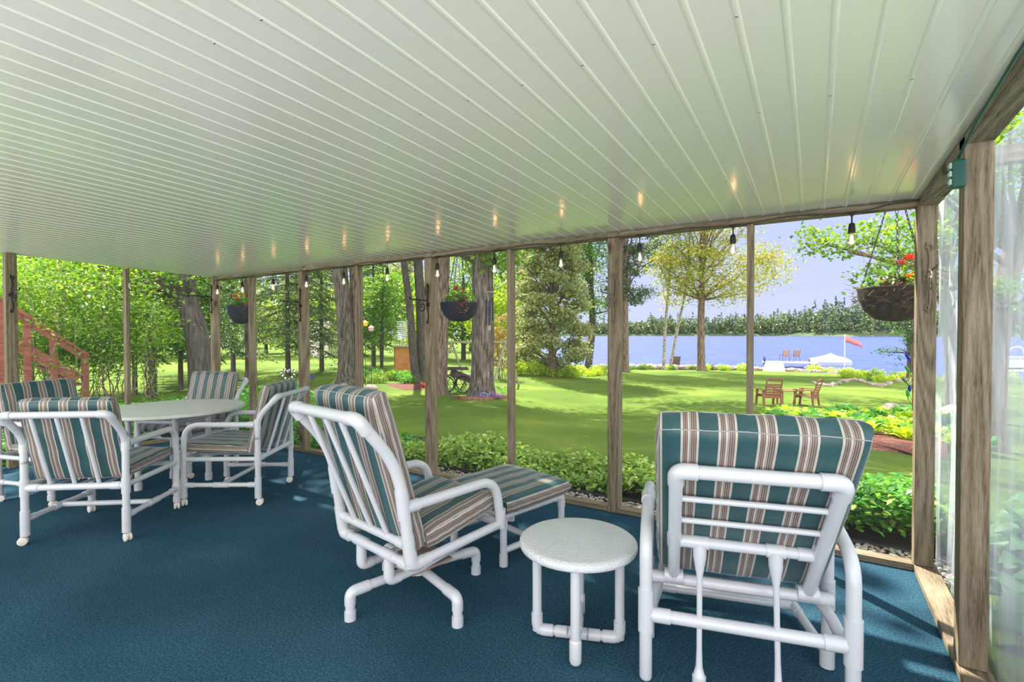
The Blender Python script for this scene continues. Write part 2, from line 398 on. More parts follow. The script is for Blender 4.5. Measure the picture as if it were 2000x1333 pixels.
# lake
def watermat():
    m, t, b = nodes('lake_water')
    b.inputs['Base Color'].default_value = (.07, .16, .42, 1); b.inputs['Roughness'].default_value = .35; b.inputs['Specular IOR Level'].default_value = .22
    c = t.nodes.new('ShaderNodeTexCoord'); mp = t.nodes.new('ShaderNodeMapping'); mp.inputs['Rotation'].default_value = (0, 0, .5); mp.inputs['Scale'].default_value = (.35, 1.2, 1)
    t.links.new(c.outputs['Object'], mp.inputs[0])
    n = t.nodes.new('ShaderNodeTexNoise'); n.inputs['Scale'].default_value = .9; n.inputs['Detail'].default_value = 8; n.inputs['Roughness'].default_value = .7
    t.links.new(mp.outputs[0], n.inputs['Vector'])
    r = t.nodes.new('ShaderNodeValToRGB'); r.color_ramp.elements[0].position = .35; r.color_ramp.elements[0].color = (.028, .052, .24, 1); r.color_ramp.elements[1].position = .65; r.color_ramp.elements[1].color = (.09, .125, .40, 1)
    t.links.new(n.outputs['Fac'], r.inputs[0]); t.links.new(r.outputs[0], b.inputs['Base Color'])
    bn = t.nodes.new('ShaderNodeBump'); bn.inputs['Strength'].default_value = .6; bn.inputs['Distance'].default_value = .25
    t.links.new(n.outputs['Fac'], bn.inputs['Height']); t.links.new(bn.outputs[0], b.inputs['Normal'])
    return m
lk = MB()
a0, a1 = math.radians(-40), math.radians(75); N = 40
ring = [(44*math.sin(a0+(a1-a0)*i/N), 44*math.cos(a0+(a1-a0)*i/N), -1.9) for i in range(N+1)]+[(1200*math.sin(a0+(a1-a0)*i/N), 1200*math.cos(a0+(a1-a0)*i/N), -1.9) for i in range(N+1)]
lk.add(ring, [(i, i+1, N+2+i, N+1+i) for i in range(N)])
tag(lk.build('lake', watermat()), 'blue rippled lake beyond the lawn', 'lake', kind='structure')

# ------------------------------------------------------------------ porch shell
CY, CX0 = -.0254, -.002
def cz(x, y): return 2.278+CY*y+CX0*x
YF, XR, XL = 3.69, .505, -7.14
YB = -1.0
fl = MB(); fl.box(((XL+XR)/2, (YF+YB)/2+.03, -.05), (XR-XL+.24, YF-YB+.18, .1))
def carpet():
    m, t, b = nodes('teal_carpet')
    c = t.nodes.new('ShaderNodeTexCoord')
    n = t.nodes.new('ShaderNodeTexNoise'); n.inputs['Scale'].default_value = 1.3; n.inputs['Detail'].default_value = 4
    n2 = t.nodes.new('ShaderNodeTexNoise'); n2.inputs['Scale'].default_value = 105; n2.inputs['Detail'].default_value = 5; n2.inputs['Roughness'].default_value = .75
    t.links.new(c.outputs['Object'], n.inputs['Vector']); t.links.new(c.outputs['Object'], n2.inputs['Vector'])
    a = t.nodes.new('ShaderNodeMath'); a.operation = 'MULTIPLY_ADD'; a.inputs[1].default_value = .8; t.links.new(n2.outputs['Fac'], a.inputs[0])
    h = t.nodes.new('ShaderNodeMath'); h.operation = 'MULTIPLY'; h.inputs[1].default_value = .2; t.links.new(n.outputs['Fac'], h.inputs[0]); t.links.new(h.outputs[0], a.inputs[2])
    r = t.nodes.new('ShaderNodeValToRGB'); e = r.color_ramp.elements
    e[0].position = .32; e[0].color = (.007, .030, .050, 1); e[1].position = .7; e[1].color = (.09, .19, .27, 1); q = e.new(.5); q.color = (.022, .074, .118, 1)
    t.links.new(a.outputs[0], r.inputs[0]); t.links.new(r.outputs[0], b.inputs['Base Color'])
    b.inputs['Roughness'].default_value = .95; b.inputs['Specular IOR Level'].default_value = .1; b.inputs['Sheen Weight'].default_value = 0
    bn = t.nodes.new('ShaderNodeBump'); bn.inputs['Strength'].default_value = .6; bn.inputs['Distance'].default_value = .006
    t.links.new(n2.outputs['Fac'], bn.inputs['Height']); t.links.new(bn.outputs[0], b.inputs['Normal'])
    return m
tag(fl.build('floor', carpet()), 'dark teal outdoor carpet of the porch', kind='structure')

# ribbed metal ceiling
ce = MB(); prof = []; x = XL-.12; pitch = .1112; ph = .041 % pitch
k0 = int(math.ceil((XL-.12-ph)/pitch)); ribs = [ph+k*pitch for k in range(k0, 200) if ph+k*pitch < .53]
prof.append((XL-.14, 0))
for xr in ribs: prof += [(xr-.0105, 0), (xr-.007, -.0028), (xr-.003, -.0038), (xr+.003, -.0038), (xr+.007, -.0028), (xr+.0105, 0)]
prof.append((.59, 0))
ys = [YB, 1.4, YF+.085]
vs_ = [(px, y, cz(px, y)+pz) for y in ys for px, pz in prof]+[(px, y, cz(px, y)+.03) for y in ys for px, pz in prof]
n = len(prof); fs_ = []
for j in range(2):
    for i in range(n-1): fs_.append((j*n+i, j*n+i+1, (j+1)*n+i+1, (j+1)*n+i)); o3 = 3*n; fs_.append((o3+j*n+i, o3+(j+1)*n+i, o3+(j+1)*n+i+1, o3+j*n+i+1))
ce.add(vs_, fs_, smooth=False)
def ceilmat():
    m, t, b = nodes('painted_metal_ceiling')
    c = t.nodes.new('ShaderNodeTexCoord'); n = t.nodes.new('ShaderNodeTexNoise'); n.inputs['Scale'].default_value = 1.6; n.inputs['Detail'].default_value = 2
    t.links.new(c.outputs['Object'], n.inputs['Vector'])
    b.inputs['Base Color'].default_value = (.90, .90, .81, 1)
    b.inputs['Roughness'].default_value = .22; b.inputs['Specular IOR Level'].default_value = .7
    b.inputs['Coat Weight'].default_value = .9; b.inputs['Coat Roughness'].default_value = .17
    bn = t.nodes.new('ShaderNodeBump'); bn.inputs['Strength'].default_value = .12; bn.inputs['Distance'].default_value = .03
    t.links.new(n.outputs['Fac'], bn.inputs['Height']); t.links.new(bn.outputs[0], b.inputs['Normal'])
    return m
CEIL = ceilmat()
ceil = tag(ce.build('ceiling', CEIL), 'off-white ribbed metal ceiling of the porch', kind='structure')
for (px, py) in [(575+1000*2, 165), (738+2000, 489), (846+2000, 711), (900+2000, 57), (981+2000, 436), (1030+2000, 682), (1255+2000, 370), (1232+2000, 655), (1566+2000, 308), (1450+2000, 618), (295+2000, 248), (523+2000, 537), (598+2000, 745), (57+2000, 325), (328+2000, 573), (525+2000, 758), (162+2000, 618), (1660, 440), (1505, 493), (1850, 383), (1045, 62), (855, 157), (1875, 684)]:
    d = ray(px/2, py/2); z = 2.24; P = CAM+d*(2.278-.0254*1.5-CH)/d[2]
    for _ in range(4): P = CAM+d*(cz(P[0], P[1])-.0038-CH)/d[2]
    xr = min(ribs, key=lambda q: abs(q-P[0])); mb = MB(); mb.ell((xr, P[1], cz(xr, P[1])-.0038), (.0045, .0045, .003), 8, 6)
    mb.build('screw', STEEL, ceil)

# wooden frame
def boxobj(name, c, d, m, label=None, kind=None, cat=None, group=None, parent=None, bev=.003):
    mb = MB(); mb.box((0, 0, 0), d); o = mb.build(name, m, parent, bev=bev); o.location = c
    return tag(o, label, cat, group, kind)
FX = [-7.16, -5.22, -3.255, -1.38, .505]   # left faces of the 4x4 posts on the lake side
PL = ['wooden corner post of the porch at the far left', 'square wooden post behind the tall-back swivel chair', 'square wooden post left of the middle hanging basket', 'square wooden post above the side table with an iron hook', 'wooden corner post beside the right hanging basket']
for i, x in enumerate(FX):
    zt = cz(x, YF)-.010; z0 = .039 if i == 4 else 0.0
    boxobj('wooden_post', (x+.045, YF+.045, (zt+z0)/2), (.09, .09, zt-z0), WOODZ, PL[i], cat='post')
SX = [-6.25, -4.25, -2.31, -.395]
SL = ['thin wooden stud right of the left hanging basket', 'thin wooden stud beside the twin tree trunks', 'thin wooden stud right of the wind chime', 'thin wooden stud between the maple and the lake flag']
for i, x in enumerate(SX):
    boxobj('wooden_stud', (x+.019, YF+.048, (2.135+.04)/2), (.038, .085, 2.135-.042), WOODZ, SL[i], cat='post')
for i in range(4):
    xa, xb = FX[i]+.0905, FX[i+1]-.0005
    tag(boxobj('trim_%d' % (i+1), ((xa+xb)/2, YF+.047, 2.137+.0195), (xb-xa, .088, .039), WOODX, 'wooden top plate of the lake-side screen wall', kind='structure'))
    tag(boxobj('trim_%d' % (i+5), ((xa+xb)/2, YF+.047, .0195), (xb-xa, .09, .039), WOODX, 'wooden sill of the lake-side screen wall', kind='structure'))
# right wall
boxobj('trim_9', (XR+.055, (YF-1+.09)/2+.0, .019), (.11, YF+1+.09, .038), WOODY, 'wide wooden sill along the right wall', kind='structure')
boxobj('wooden_post', (XR+.05, 2.66+.045, (2.195+.039)/2), (.09, .09, 2.195-.039), WOODZ, 'nearest wooden post on the right with round knots', cat='post')
mb = MB(); mb.beam((XR+.05, -.9, cz(.5, -.9)-.032), (XR+.05, YF-.001, cz(.5, YF)-.032), .09, .042); tag(mb.build('trim_10', WOODY, bev=.003), 'wooden beam along the top of the right wall', kind='structure')
mb = MB(); mb.beam((XR-.012, -.9, cz(.5, -.9)-.004), (XR-.012, YF-.002, cz(.5, YF)-.004), .03, .006); tag(mb.build('trim_11', CEIL), 'off-white edging strip of the metal ceiling', kind='structure')
# left wall
boxobj('wooden_post', (XL-.045, 1.695, 1.12), (.09, .09, 2.24), WOODZ, 'wooden post at the left edge with an iron hook', cat='post')
boxobj('wooden_stud', (XL-.045, 2.72, 1.10), (.09, .04, 2.20), WOODZ, 'thin wooden stud left of the leaning tree', cat='post')
boxobj('trim_12', (XL-.045, 2.67, .0195+.0), (.09, 1.85, .039), WOODY, 'wooden sill of the left wall', kind='structure')
mb = MB(); mb.box((0, 0, 0), (.002, .018, .055)); mb.ell((.002, 0, .015), (.003, .004, .004)); mb.ell((.002, 0, -.015), (.003, .004, .004))
o = mb.build('metal_plate', plain('white_plate', (.8, .8, .8), .4)); o.location = (XL+.001, 2.735, 1.99); tag(o, 'small white metal plate screwed to the thin left stud', 'plate')

# screens and the clear plastic sheet
def screenmat():
    m = bpy.data.materials.new('insect_screen'); m.use_nodes = True; t = m.node_tree; t.nodes.clear()
    o = t.nodes.new('ShaderNodeOutputMaterial'); tr = t.nodes.new('ShaderNodeBsdfTransparent'); d = t.nodes.new('ShaderNodeBsdfDiffuse'); d.inputs[0].default_value = (.5, .52, .56, 1)
    x = t.nodes.new('ShaderNodeMixShader'); x.inputs[0].default_value = .02
    t.links.new(tr.outputs[0], x.inputs[1]); t.links.new(d.outputs[0], x.inputs[2]); t.links.new(x.outputs[0], o.inputs[0]); return m
SCR = screenmat()
allx = sorted([(x, .09) for x in FX]+[(x, .038) for x in SX])
for i in range(8):
    xa, xb = allx[i][0]+allx[i][1], allx[i+1][0]
    mb = MB(); mb.box(((xa+xb)/2, YF+.092, 1.09), (xb-xa+.03, .0008, 2.12)); tag(mb.build('window_%d' % (i+1), SCR), 'fine insect screen', kind='structure')
for i, (ya, yb) in enumerate([(1.74, 2.70), (2.74, 3.70)]):
    mb = MB(); mb.box((XL-.092, (ya+yb)/2, 1.1), (.0008, yb-ya+.03, 2.14)); tag(mb.build('window_%d' % (i+9), SCR), 'fine insect screen', kind='structure')
def plasticmat():
    m = bpy.data.materials.new('clear_vinyl'); m.use_nodes = True; t = m.node_tree; t.nodes.clear()
    o = t.nodes.new('ShaderNodeOutputMaterial'); tr = t.nodes.new('ShaderNodeBsdfTransparent'); tr.inputs[0].default_value = (.93, .95, .98, 1)
    d = t.nodes.new('ShaderNodeBsdfTranslucent'); d.inputs[0].default_value = (.8, .85, .95, 1); df = t.nodes.new('ShaderNodeBsdfDiffuse'); df.inputs[0].default_value = (.8, .85, .95, 1)
    gl = t.nodes.new('ShaderNodeBsdfGlossy'); gl.inputs['Roughness'].default_value = .12
    x0 = t.nodes.new('ShaderNodeMixShader'); t.links.new(d.outputs[0], x0.inputs[1]); t.links.new(df.outputs[0], x0.inputs[2])
    c = t.nodes.new('ShaderNodeTexCoord'); mp = t.nodes.new('ShaderNodeMapping'); mp.inputs['Scale'].default_value = (1, 7, 1.2); n = t.nodes.new('ShaderNodeTexNoise'); n.inputs['Scale'].default_value = 1.5; n.inputs['Detail'].default_value = 4
    t.links.new(c.outputs['Object'], mp.inputs[0]); t.links.new(mp.outputs[0], n.inputs['Vector'])
    r = t.nodes.new('ShaderNodeMapRange'); r.inputs['From Min'].default_value = .35; r.inputs['From Max'].default_value = .7; r.inputs['To Min'].default_value = .20; r.inputs['To Max'].default_value = .42; t.links.new(n.outputs['Fac'], r.inputs['Value'])
    x = t.nodes.new('ShaderNodeMixShader'); t.links.new(r.outputs[0], x.inputs[0]); t.links.new(tr.outputs[0], x.inputs[1]); t.links.new(x0.outputs[0], x.inputs[2])
    x2 = t.nodes.new('ShaderNodeMixShader'); x2.inputs[0].default_value = .04; t.links.new(x.outputs[0], x2.inputs[1]); t.links.new(gl.outputs[0], x2.inputs[2])
    t.links.new(x2.outputs[0], o.inputs[0]); return m
mb = MB(); ny, nz = 60, 20; vs_ = []
for i in range(ny+1):
    for j in range(nz+1):
        y = 1.0+(3.86-1.0)*i/ny; z = .0+2.17*j/nz
        vs_.append((XR+.113+.010*math.sin(y*9+z*1.5)*(1-.6*z/2.2)+.006*math.sin(y*31+z*5)+.012, y, z))
mb.add(vs_, [(i*(nz+1)+j, (i+1)*(nz+1)+j, (i+1)*(nz+1)+j+1, i*(nz+1)+j+1) for i in range(ny) for j in range(nz)])
o = mb.build('window_11', plasticmat()); tag(o, 'hazy clear plastic sheeting outside the right wall', kind='structure')
sd = o.modifiers.new('s', 'SOLIDIFY'); sd.thickness = .0006

# ------------------------------------------------------------------ furniture
STRIPE = .117
def cushion(mb, Mx, W_, L_, T_, phase=.0, puff=1.0, wr=.004, seed=1):
    """Mx maps (x across, y along, z normal) ; box cushion with rounded puffed faces and stripes along y"""
    nu, nv = 22, 26; old = mb.M; mb.M = Mx; rr = random.Random(seed); ks = [(rr.uniform(4, 11), rr.uniform(4, 11), rr.uniform(0, 6)) for _ in range(4)]
    def S(t): return math.copysign(1-(1-abs(t))**1.35, t)
    def P(u, v, sgn):
        h = (1-abs(u)**7)**.5*(1-abs(v)**7)**.5
        z = sgn*T_*(.30+.20*h*puff)
        w_ = sum(math.sin(a*u+b*v+c) for a, b, c in ks)/4
        z += wr*w_*sgn
        e = .012*(1-h)
        return (u*W_/2*(1-.02*abs(v)**6), v*L_/2*(1-.02*abs(u)**6), z)
    us = [S(-1+2*i/nu) for i in range(nu+1)]; vv = [S(-1+2*j/nv) for j in range(nv+1)]
    for sgn in (1, -1):
        pts = [P(u, v, sgn) for u in us for v in vv]; fs = []; uvs = []
        for i in range(nu):
            for j in range(nv):
                f = [i*(nv+1)+j, (i+1)*(nv+1)+j, (i+1)*(nv+1)+j+1, i*(nv+1)+j+1]
                if sgn < 0: f = f[::-1]
                fs.append(f); uvs.append([(pts[k][0]/STRIPE+phase+.77, pts[k][1]) for k in f])
        mb.add(pts, fs, uvs)
    # boxing strip all round: 5 rows
    per = [(u, vv[0]) for u in us]+[(us[-1], v) for v in vv[1:]]+[(u, vv[-1]) for u in us[::-1][1:]]+[(us[0], v) for v in vv[::-1][1:]]
    rows = 5; pts = []; fs = []; uvs = []; m = len(per)
    for (u, v) in per:
        a, b = Vector(P(u, v, -1)), Vector(P(u, v, 1))
        for k in range(rows):
            t = k/(rows-1); p = a.lerp(b, t); bul = .010*math.sin(PI*t)+.003*math.sin(u*14+v*17+k)
            p.x += bul*(abs(u) == 1)*(1 if u > 0 else -1); p.y += bul*(abs(v) == 1)*(1 if v > 0 else -1); pts.append(p)
    for i in range(m-1):
        side = abs(per[i][0]) == 1 and abs(per[i+1][0]) == 1
        for k in range(rows-1):
            f = [i*rows+k, (i+1)*rows+k, (i+1)*rows+k+1, i*rows+k+1]; fs.append(f)
            if side: uvs.append([(.765+pts[q][2]/STRIPE*.72, pts[q][1]) for q in f])
            else: uvs.append([(pts[q][0]/STRIPE+phase+.77, pts[q][2]) for q in f])
    mb.add(pts, fs, uvs); mb.M = old
    return [Mx @ Vector(P(u, v, 1)) for u, v in per], [Mx @ Vector(P(u, v, -1)) for u, v in per]
def frame_m(o, yv, xv=(1, 0, 0)):
    """matrix: origin o, local y along yv, local x = xv"""
    y = Vector(yv).normalized(); x = Vector(xv).normalized(); z = x.cross(y)
    Mx = Matrix.Identity(4)
    for i in range(3): Mx[i][0] = x[i]; Mx[i][1] = y[i]; Mx[i][2] = z[i]; Mx[i][3] = o[i]
    return Mx
def add_cushion(name, root, Mx, W_, L_, T_, phase, seed):
    mb = MB(); top, bot = cushion(mb, Mx, W_, L_, T_, phase, seed=seed); o = mb.build(name, FABRIC, root)
    pm = MB(); pm.tube(top[:-1]+[top[0]], .0021, 6, cap=False); pm.tube(bot[:-1]+[bot[0]], .0021, 6, cap=False); pm.build('piping', PIPING, o)
    return o

def make_dining(label, loc, rz, seed, phase):
    w_, b, c, zl, zx, za, t, zt, zb, ac, zs = .313, .270, .329, .167, .378, .659, .161, .886, .733, .185, .5
    t0 = thing('dining_armchair', label, 'armchair', loc, rz, 'striped armchairs around the dining table')
    for s in (-1, 1):
        X = s*w_
        # rear leg running up, bent back into the backrest post
        m = MB(); m.tube([(X, -b, .062), (X, -b, .56)], R0); sleeve(m, (X, -b, .09), (0, 0, 1), .06); sleeve(m, (X, -b, zl+.005), (0, 0, 1), .11); sleeve(m, (X, -b, zx), (0, 0, 1), .11)
        lg = m.build('leg', PVC, t0)
        m = MB(); m.tube([(X, c, .062), (X, c, .44)], R0); sleeve(m, (X, c, .085), (0, 0, 1), .045); sleeve(m, (X, c, zl+.005), (0, 0, 1), .10); sleeve(m, (X, c, zx), (0, 0, 1), .11)
        lf = m.build('leg', PVC, t0)
        for yy, par in ((-b, lg), (c, lf)):
            m = MB(); rt = Matrix.Rotation(rnd.uniform(0, 2*PI), 3, 'Z'); q = Vector((X, yy, 0))
            m.tube([q+Vector((0, 0, .064)), q+Vector((0, 0, .045))], .006, 8)
            for sd_ in (-1, 1):
                ct = q+rt @ Vector((.012*sd_, .012, .0275)); ax = rt @ Vector((1, 0, 0))
                m.tube([ct-ax*.009, ct-ax*.006, ct+ax*.006, ct+ax*.009], .0275, 18, radii=[.020, .0272, .0272, .020])
            hd = q+rt @ Vector((0, .010, .036)); m.ell(hd, (.015, .022, .020), 10, 6)
            m.build('caster', CASTER, par)
        # armrest loop
        m = MB(); m.tube(fillet([(X, -b+.02, za), (X, c-.012, za), (X, c, zs-.09)], .13, 10), R0)
        sleeve(m, (X, -b+.045, za), (0, 1, 0), .05); m.build('armrest', PVC, t0)
        m = MB(); m.tube([(X, -b, zl), (X, c, zl)], R0*.82); sleeve(m, (X, -b+.05, zl), (0, 1, 0), .06, R0); sleeve(m, (X, c-.05, zl), (0, 1, 0), .06, R0); sleeve(m, (X, (c-b)/2, zl), (0, 1, 0), .12, R0*1.02); m.build('stretcher', PVC, t0)
        m = MB(); m.tube([(X, -b, zx), (X, c, zx)], R0*.85); m.build('seat_rail', PVC, t0)
    m = MB(); m.tube([(-w_, (c-b)/2, zl), (w_, (c-b)/2, zl)], R0*.82); m.build('stretcher', PVC, t0)
    m = MB(); path = fillet([(-w_, -b, .54), (-w_, -b, zb-.02), (-w_, -b-t, zt), (w_, -b-t, zt), (w_, -b, zb-.02), (w_, -b, .54)], [.10, .035, .035, .10], 7)
    m.tube(path, R0); sleeve(m, (-w_, -b, za), (0, 0, 1), .09); sleeve(m, (w_, -b, za), (0, 0, 1), .09)
    for s in (-1, 1):
        P = (s*w_, -b-t, zt); elbow(m, P, (-s, 0, 0), (0, t, -(zt-zb+.02)), .06)
    m.build('back_frame', PVC, t0)
    m = MB(); m.tube([(-w_, -b, zx), (w_, -b, zx)], R0); sleeve(m, (-w_+.06, -b, zx), (1, 0, 0), .06); sleeve(m, (w_-.06, -b, zx), (1, 0, 0), .06); m.build('cross_bar', PVC, t0)
    m = MB(); m.tube([(-w_, c-.02, zx-.0), (w_, c-.02, zx-.0)], R0*.85); m.build('cross_bar', PVC, t0)
    for k in (-.15, 0, .15):
        m = MB(); m.tube([(k, -b+.002, zx), (k, -b-t+.003, zt)], .0125, 10); m.build('slat', PVC, t0)
        m = MB(); m.tube([(k, -b, zx+.005), (k, c-.02, zx+.005)], .011, 8); m.build('slat', PVC, t0)
    a = Vector((0, -b+.078, zx+.05)); bb = Vector((0, -b-t+.105, .972)); d = bb-a
    add_cushion('back_cushion', t0, frame_m((a+bb)/2, d), .565, d.length, .10, phase, seed)
    a = Vector((0, -b+.10, zx+.07)); bb = Vector((0, c+.015, zx+.09)); d = bb-a
    add_cushion('seat_cushion', t0, frame_m((a+bb)/2, d), .565, d.length, .095, phase, seed+9)
    return t0
make_dining('white pipe armchair nearest the viewer at the left, seen from behind', (-4.383, 1.511, 0), .652, 3, 0)
make_dining('white pipe armchair right of the round dining table, seen from its side', (-4.268, 2.476, 0), 2.138, 5, 0)
make_dining('white pipe armchair behind the round dining table, facing the viewer', (-5.56, 2.66, 0), 3.463, 8, 0)
make_dining('white pipe armchair cut by the left edge, lit pale blue stripes', (-5.64, 1.66, 0), -1.28, 12, 0)

# round dining table
tx, ty = -5.06, 2.275
dt = thing('dining_table', 'large round cream plastic dining table among the striped armchairs', 'table', (tx, ty, 0), .4)
m = MB(); m.lathe([(.05, .688), (.55, .688), (.57, .690), (.58, .697), (.583, .712), (.578, .721), (.56, .7245), (.05, .7245)], seg=72); m.build('tabletop', TABLETOP, dt)
for k in range(4):
    a = k*PI/2+PI/4; m = MB(); P = Vector((.27*math.cos(a), .27*math.sin(a), 0))
    m.tube([P+Vector((0, 0, .0)), P+Vector((0, 0, .69))], R0*1.15); sleeve(m, P+Vector((0, 0, .035)), (0, 0, 1), .07, R0*1.4); m.build('leg', PVC, dt)
m = MB()
for k in range(4):
    a, b = k*PI/2+PI/4, (k+1)*PI/2+PI/4; m.tube([(.27*math.cos(a), .27*math.sin(a), .62), (.27*math.cos(b), .27*math.sin(b), .62)], R0*.9)
m.build('apron_rail', PVC, dt)
m = MB(); m.tube([(0, 0, .02), (0, 0, .66)], .022, 16); m.build('umbrella_tube', plain('brass_tube', (.45, .38, .2), .3, metal=.8), dt)
m = MB(); m.lathe([(.02, .46), (.10, .46), (.10, .475), (.02, .475)], seg=24); m.build('hub', BLACK, dt)

# swivel rocker
def make_swivel():
    loc, rz = (-1.804, 1.988, 0), -.176
    t0 = thing('swivel_chair', 'tall-back white pipe swivel chair with striped cushions on a four-foot base', 'armchair', loc, rz)
    w_, b, c, zr, zf, za, t, zt, zb, ac, zu = .293, .30, .33, .34, .362, .619, .235, 1.043, .795, .17, .437
    def Y(z): return -b+.032-(z-zr)*.14       # uprights lean back a little
    R1 = .0265
    m = MB(); path = fillet([(-w_, Y(zr), zr), (-w_, Y(zb+.01), zb+.01), (-w_, -b-t, zt), (w_, -b-t, zt), (w_, Y(zb+.01), zb+.01), (w_, Y(zr), zr)], [.16, .03, .03, .16], 8)
    m.tube(path, R1)
    for s in (-1, 1):
        elbow(m, (s*w_, -b-t, zt), (-s, 0, 0), (0, .6, -.8), .07, R1*1.16)
        sleeve(m, (s*w_, Y(.66), .635), (0, -.14, 1), .14, R1*1.13); sleeve(m, (s*w_, Y(zu), zu), (0, -.14, 1), .10, R1*1.13)
        elbow(m, (s*w_, Y(zr), zr), (0, -.1, 1), (0, 1, .03), .065, R1*1.16); sleeve(m, (s*(w_-.04), Y(zr), zr), (1, 0, 0), .06, R1*1.14)
    m.build('back_frame', PVC, t0)
    m = MB(); m.tube([(-w_, Y(zu), zu), (w_, Y(zu), zu)], .0215); sleeve(m, (-w_+.05, Y(zu), zu), (1, 0, 0), .06, .025); sleeve(m, (w_-.05, Y(zu), zu), (1, 0, 0), .06, .025); m.build('cross_bar', PVC, t0)
    m = MB(); m.tube([(-w_, Y(zr), zr), (w_, Y(zr), zr)], .0235)
    for s in (-.12, .12): sleeve(m, (s, Y(zr), zr), (1, 0, 0), .09, .0275)
    m.build('cross_bar', PVC, t0)
    for k in (-.145, 0, .135):
        m = MB(); m.tube([(k, Y(zu), zu), (k, -b-t+.004, zt)], .0135, 10); m.build('slat', PVC, t0)
    for s in (-1, 1):
        X = s*w_; m = MB(); m.tube([(X, Y(zr), zr), (X, c, zf)], .0235); sleeve(m, (X, Y(zr)+.075, zr+.002), (0, 1, .03), .06, .0275); m.build('seat_rail', PVC, t0)
        m = MB(); m.tube(fillet([(X, Y(za), za-.005), (X, c-.035, za-.005), (X, c, zf)], .125, 10), R1*.95); sleeve(m, (X, Y(za)+.05, za-.005), (0, 1, 0), .06, R1*1.1); sleeve(m, (X, c, zf+.03), (0, 0, 1), .10, R1*1.12); m.build('armrest', PVC, t0)
        # support pipe below the seat
        m = MB(); x = s*.12; m.tube(fillet([(x, Y(zr), zr), (x, Y(zr), .175+.04), (x, Y(zr)+.20, .175+.04)], .04), .0225); sleeve(m, (x, Y(zr), zr-.045), (0, 0, 1), .05, .026); elbow(m, (x, Y(zr), .215), (0, 0, 1), (0, 1, 0), .06, .0265)
        m.tube([(x, Y(zr)+.19, .215), (x, c-.05, .255)], .0215); m.build('support_pipe', PVC, t0)
    m = MB(); m.tube([(-w_, c, zf), (w_, c, zf)], .0225); m.build('cross_bar', PVC, t0)
    # swivel plate and four-foot base
    m = MB(); m.box((0, .0, .19), (.25, .26, .012)); m.box((0, 0, .215), (.20, .22, .02)); m.build('swivel_plate', plain('bare_metal_plate', (.45, .30, .27), .5, metal=.3), t0)
    m = MB(); c2 = Vector(loc)
    bs = []
    for q in [(-1.947, 1.632), (-1.454, 1.872), (-1.685, 2.351), (-2.178, 2.111)]:
        d = Vector((q[0]+1.816-0, q[1]-1.992, 0)); d.rotate(Matrix.Rotation(-rz, 3, 'Z')); bs.append(d.normalized())
    for d in bs:
        m = MB(); L = .372; P = d*L
        m.tube(fillet([(d.x*.0, d.y*.0, .150), (P.x, P.y, .135), (P.x, P.y, .0)], .045, 7), .0235)
        sleeve(m, (P.x*.84, P.y*.84, .137), (d.x, d.y, -.04), .075, .0275); elbow(m, (P.x, P.y, .134), (-d.x, -d.y, .04), (0, 0, -1), .06, .0275)
        sleeve(m, (P.x, P.y, .021), (0, 0, 1), .042, .0285); m.build('base_leg', PVC, t0)
    m = MB(); m.lathe([(.055, .125), (.055, .183)], seg=20); m.build('hub', PVC, t0)
    a = Vector((0, Y(.40)+.088, .385)); bb = Vector((0, -b-t+.125, 1.135)); d = bb-a
    add_cushion('back_cushion', t0, frame_m((a+bb)/2, d), .515, d.length, .13, 0, 21)
    a = Vector((0, Y(.40)+.13, .405)); bb = Vector((0, c-.005, .485)); d = bb-a
    add_cushion('seat_cushion', t0, frame_m((a+bb)/2, d), .515, d.length, .125, 0, 23)
    return t0
make_swivel()

# ottoman
def make_ottoman():
    t0 = thing('ottoman', 'white pipe footstool with a striped cushion before the swivel chair', 'footstool', (-1.746, 2.80, 0), -.266)
    w_, d, z = .245, .262, .31
    for sx in (-1, 1):
        for sy in (-1, 1):
            m = MB(); m.tube([(sx*w_, sy*d, .018), (sx*w_, sy*d, z)], .0215, dome=True); sleeve(m, (sx*w_, sy*d, .045), (0, 0, 1), .07, .026); sleeve(m, (sx*w_, sy*d, z-.045), (0, 0, 1), .05, .026); m.build('leg', PVC, t0)
        m = MB(); m.tube([(sx*w_, -d, z), (sx*w_, d, z)], .022); sleeve(m, (sx*w_, -d+.03, z), (0, 1, 0), .08, .0265); elbow(m, (sx*w_, d, z), (0, -1, 0), (0, 0, -1), .06, .026); m.build('seat_rail', PVC, t0)
        m = MB(); m.tube([(sx*w_, -d, .10), (sx*w_, d, .10)], .020); m.build('stretcher', PVC, t0)
    for y in (-d, d):
        m = MB(); m.tube([(-w_, y, z), (w_, y, z)], .0215); m.build('cross_bar', PVC, t0)
    m = MB(); m.tube([(-w_, 0, .10), (w_, 0, .10)], .020); m.build('stretcher', PVC, t0)
    add_cushion('cushion', t0, frame_m((0, 0, z+.066), (0, 1, .02)), .60, .57, .115, .1, 31)
make_ottoman()

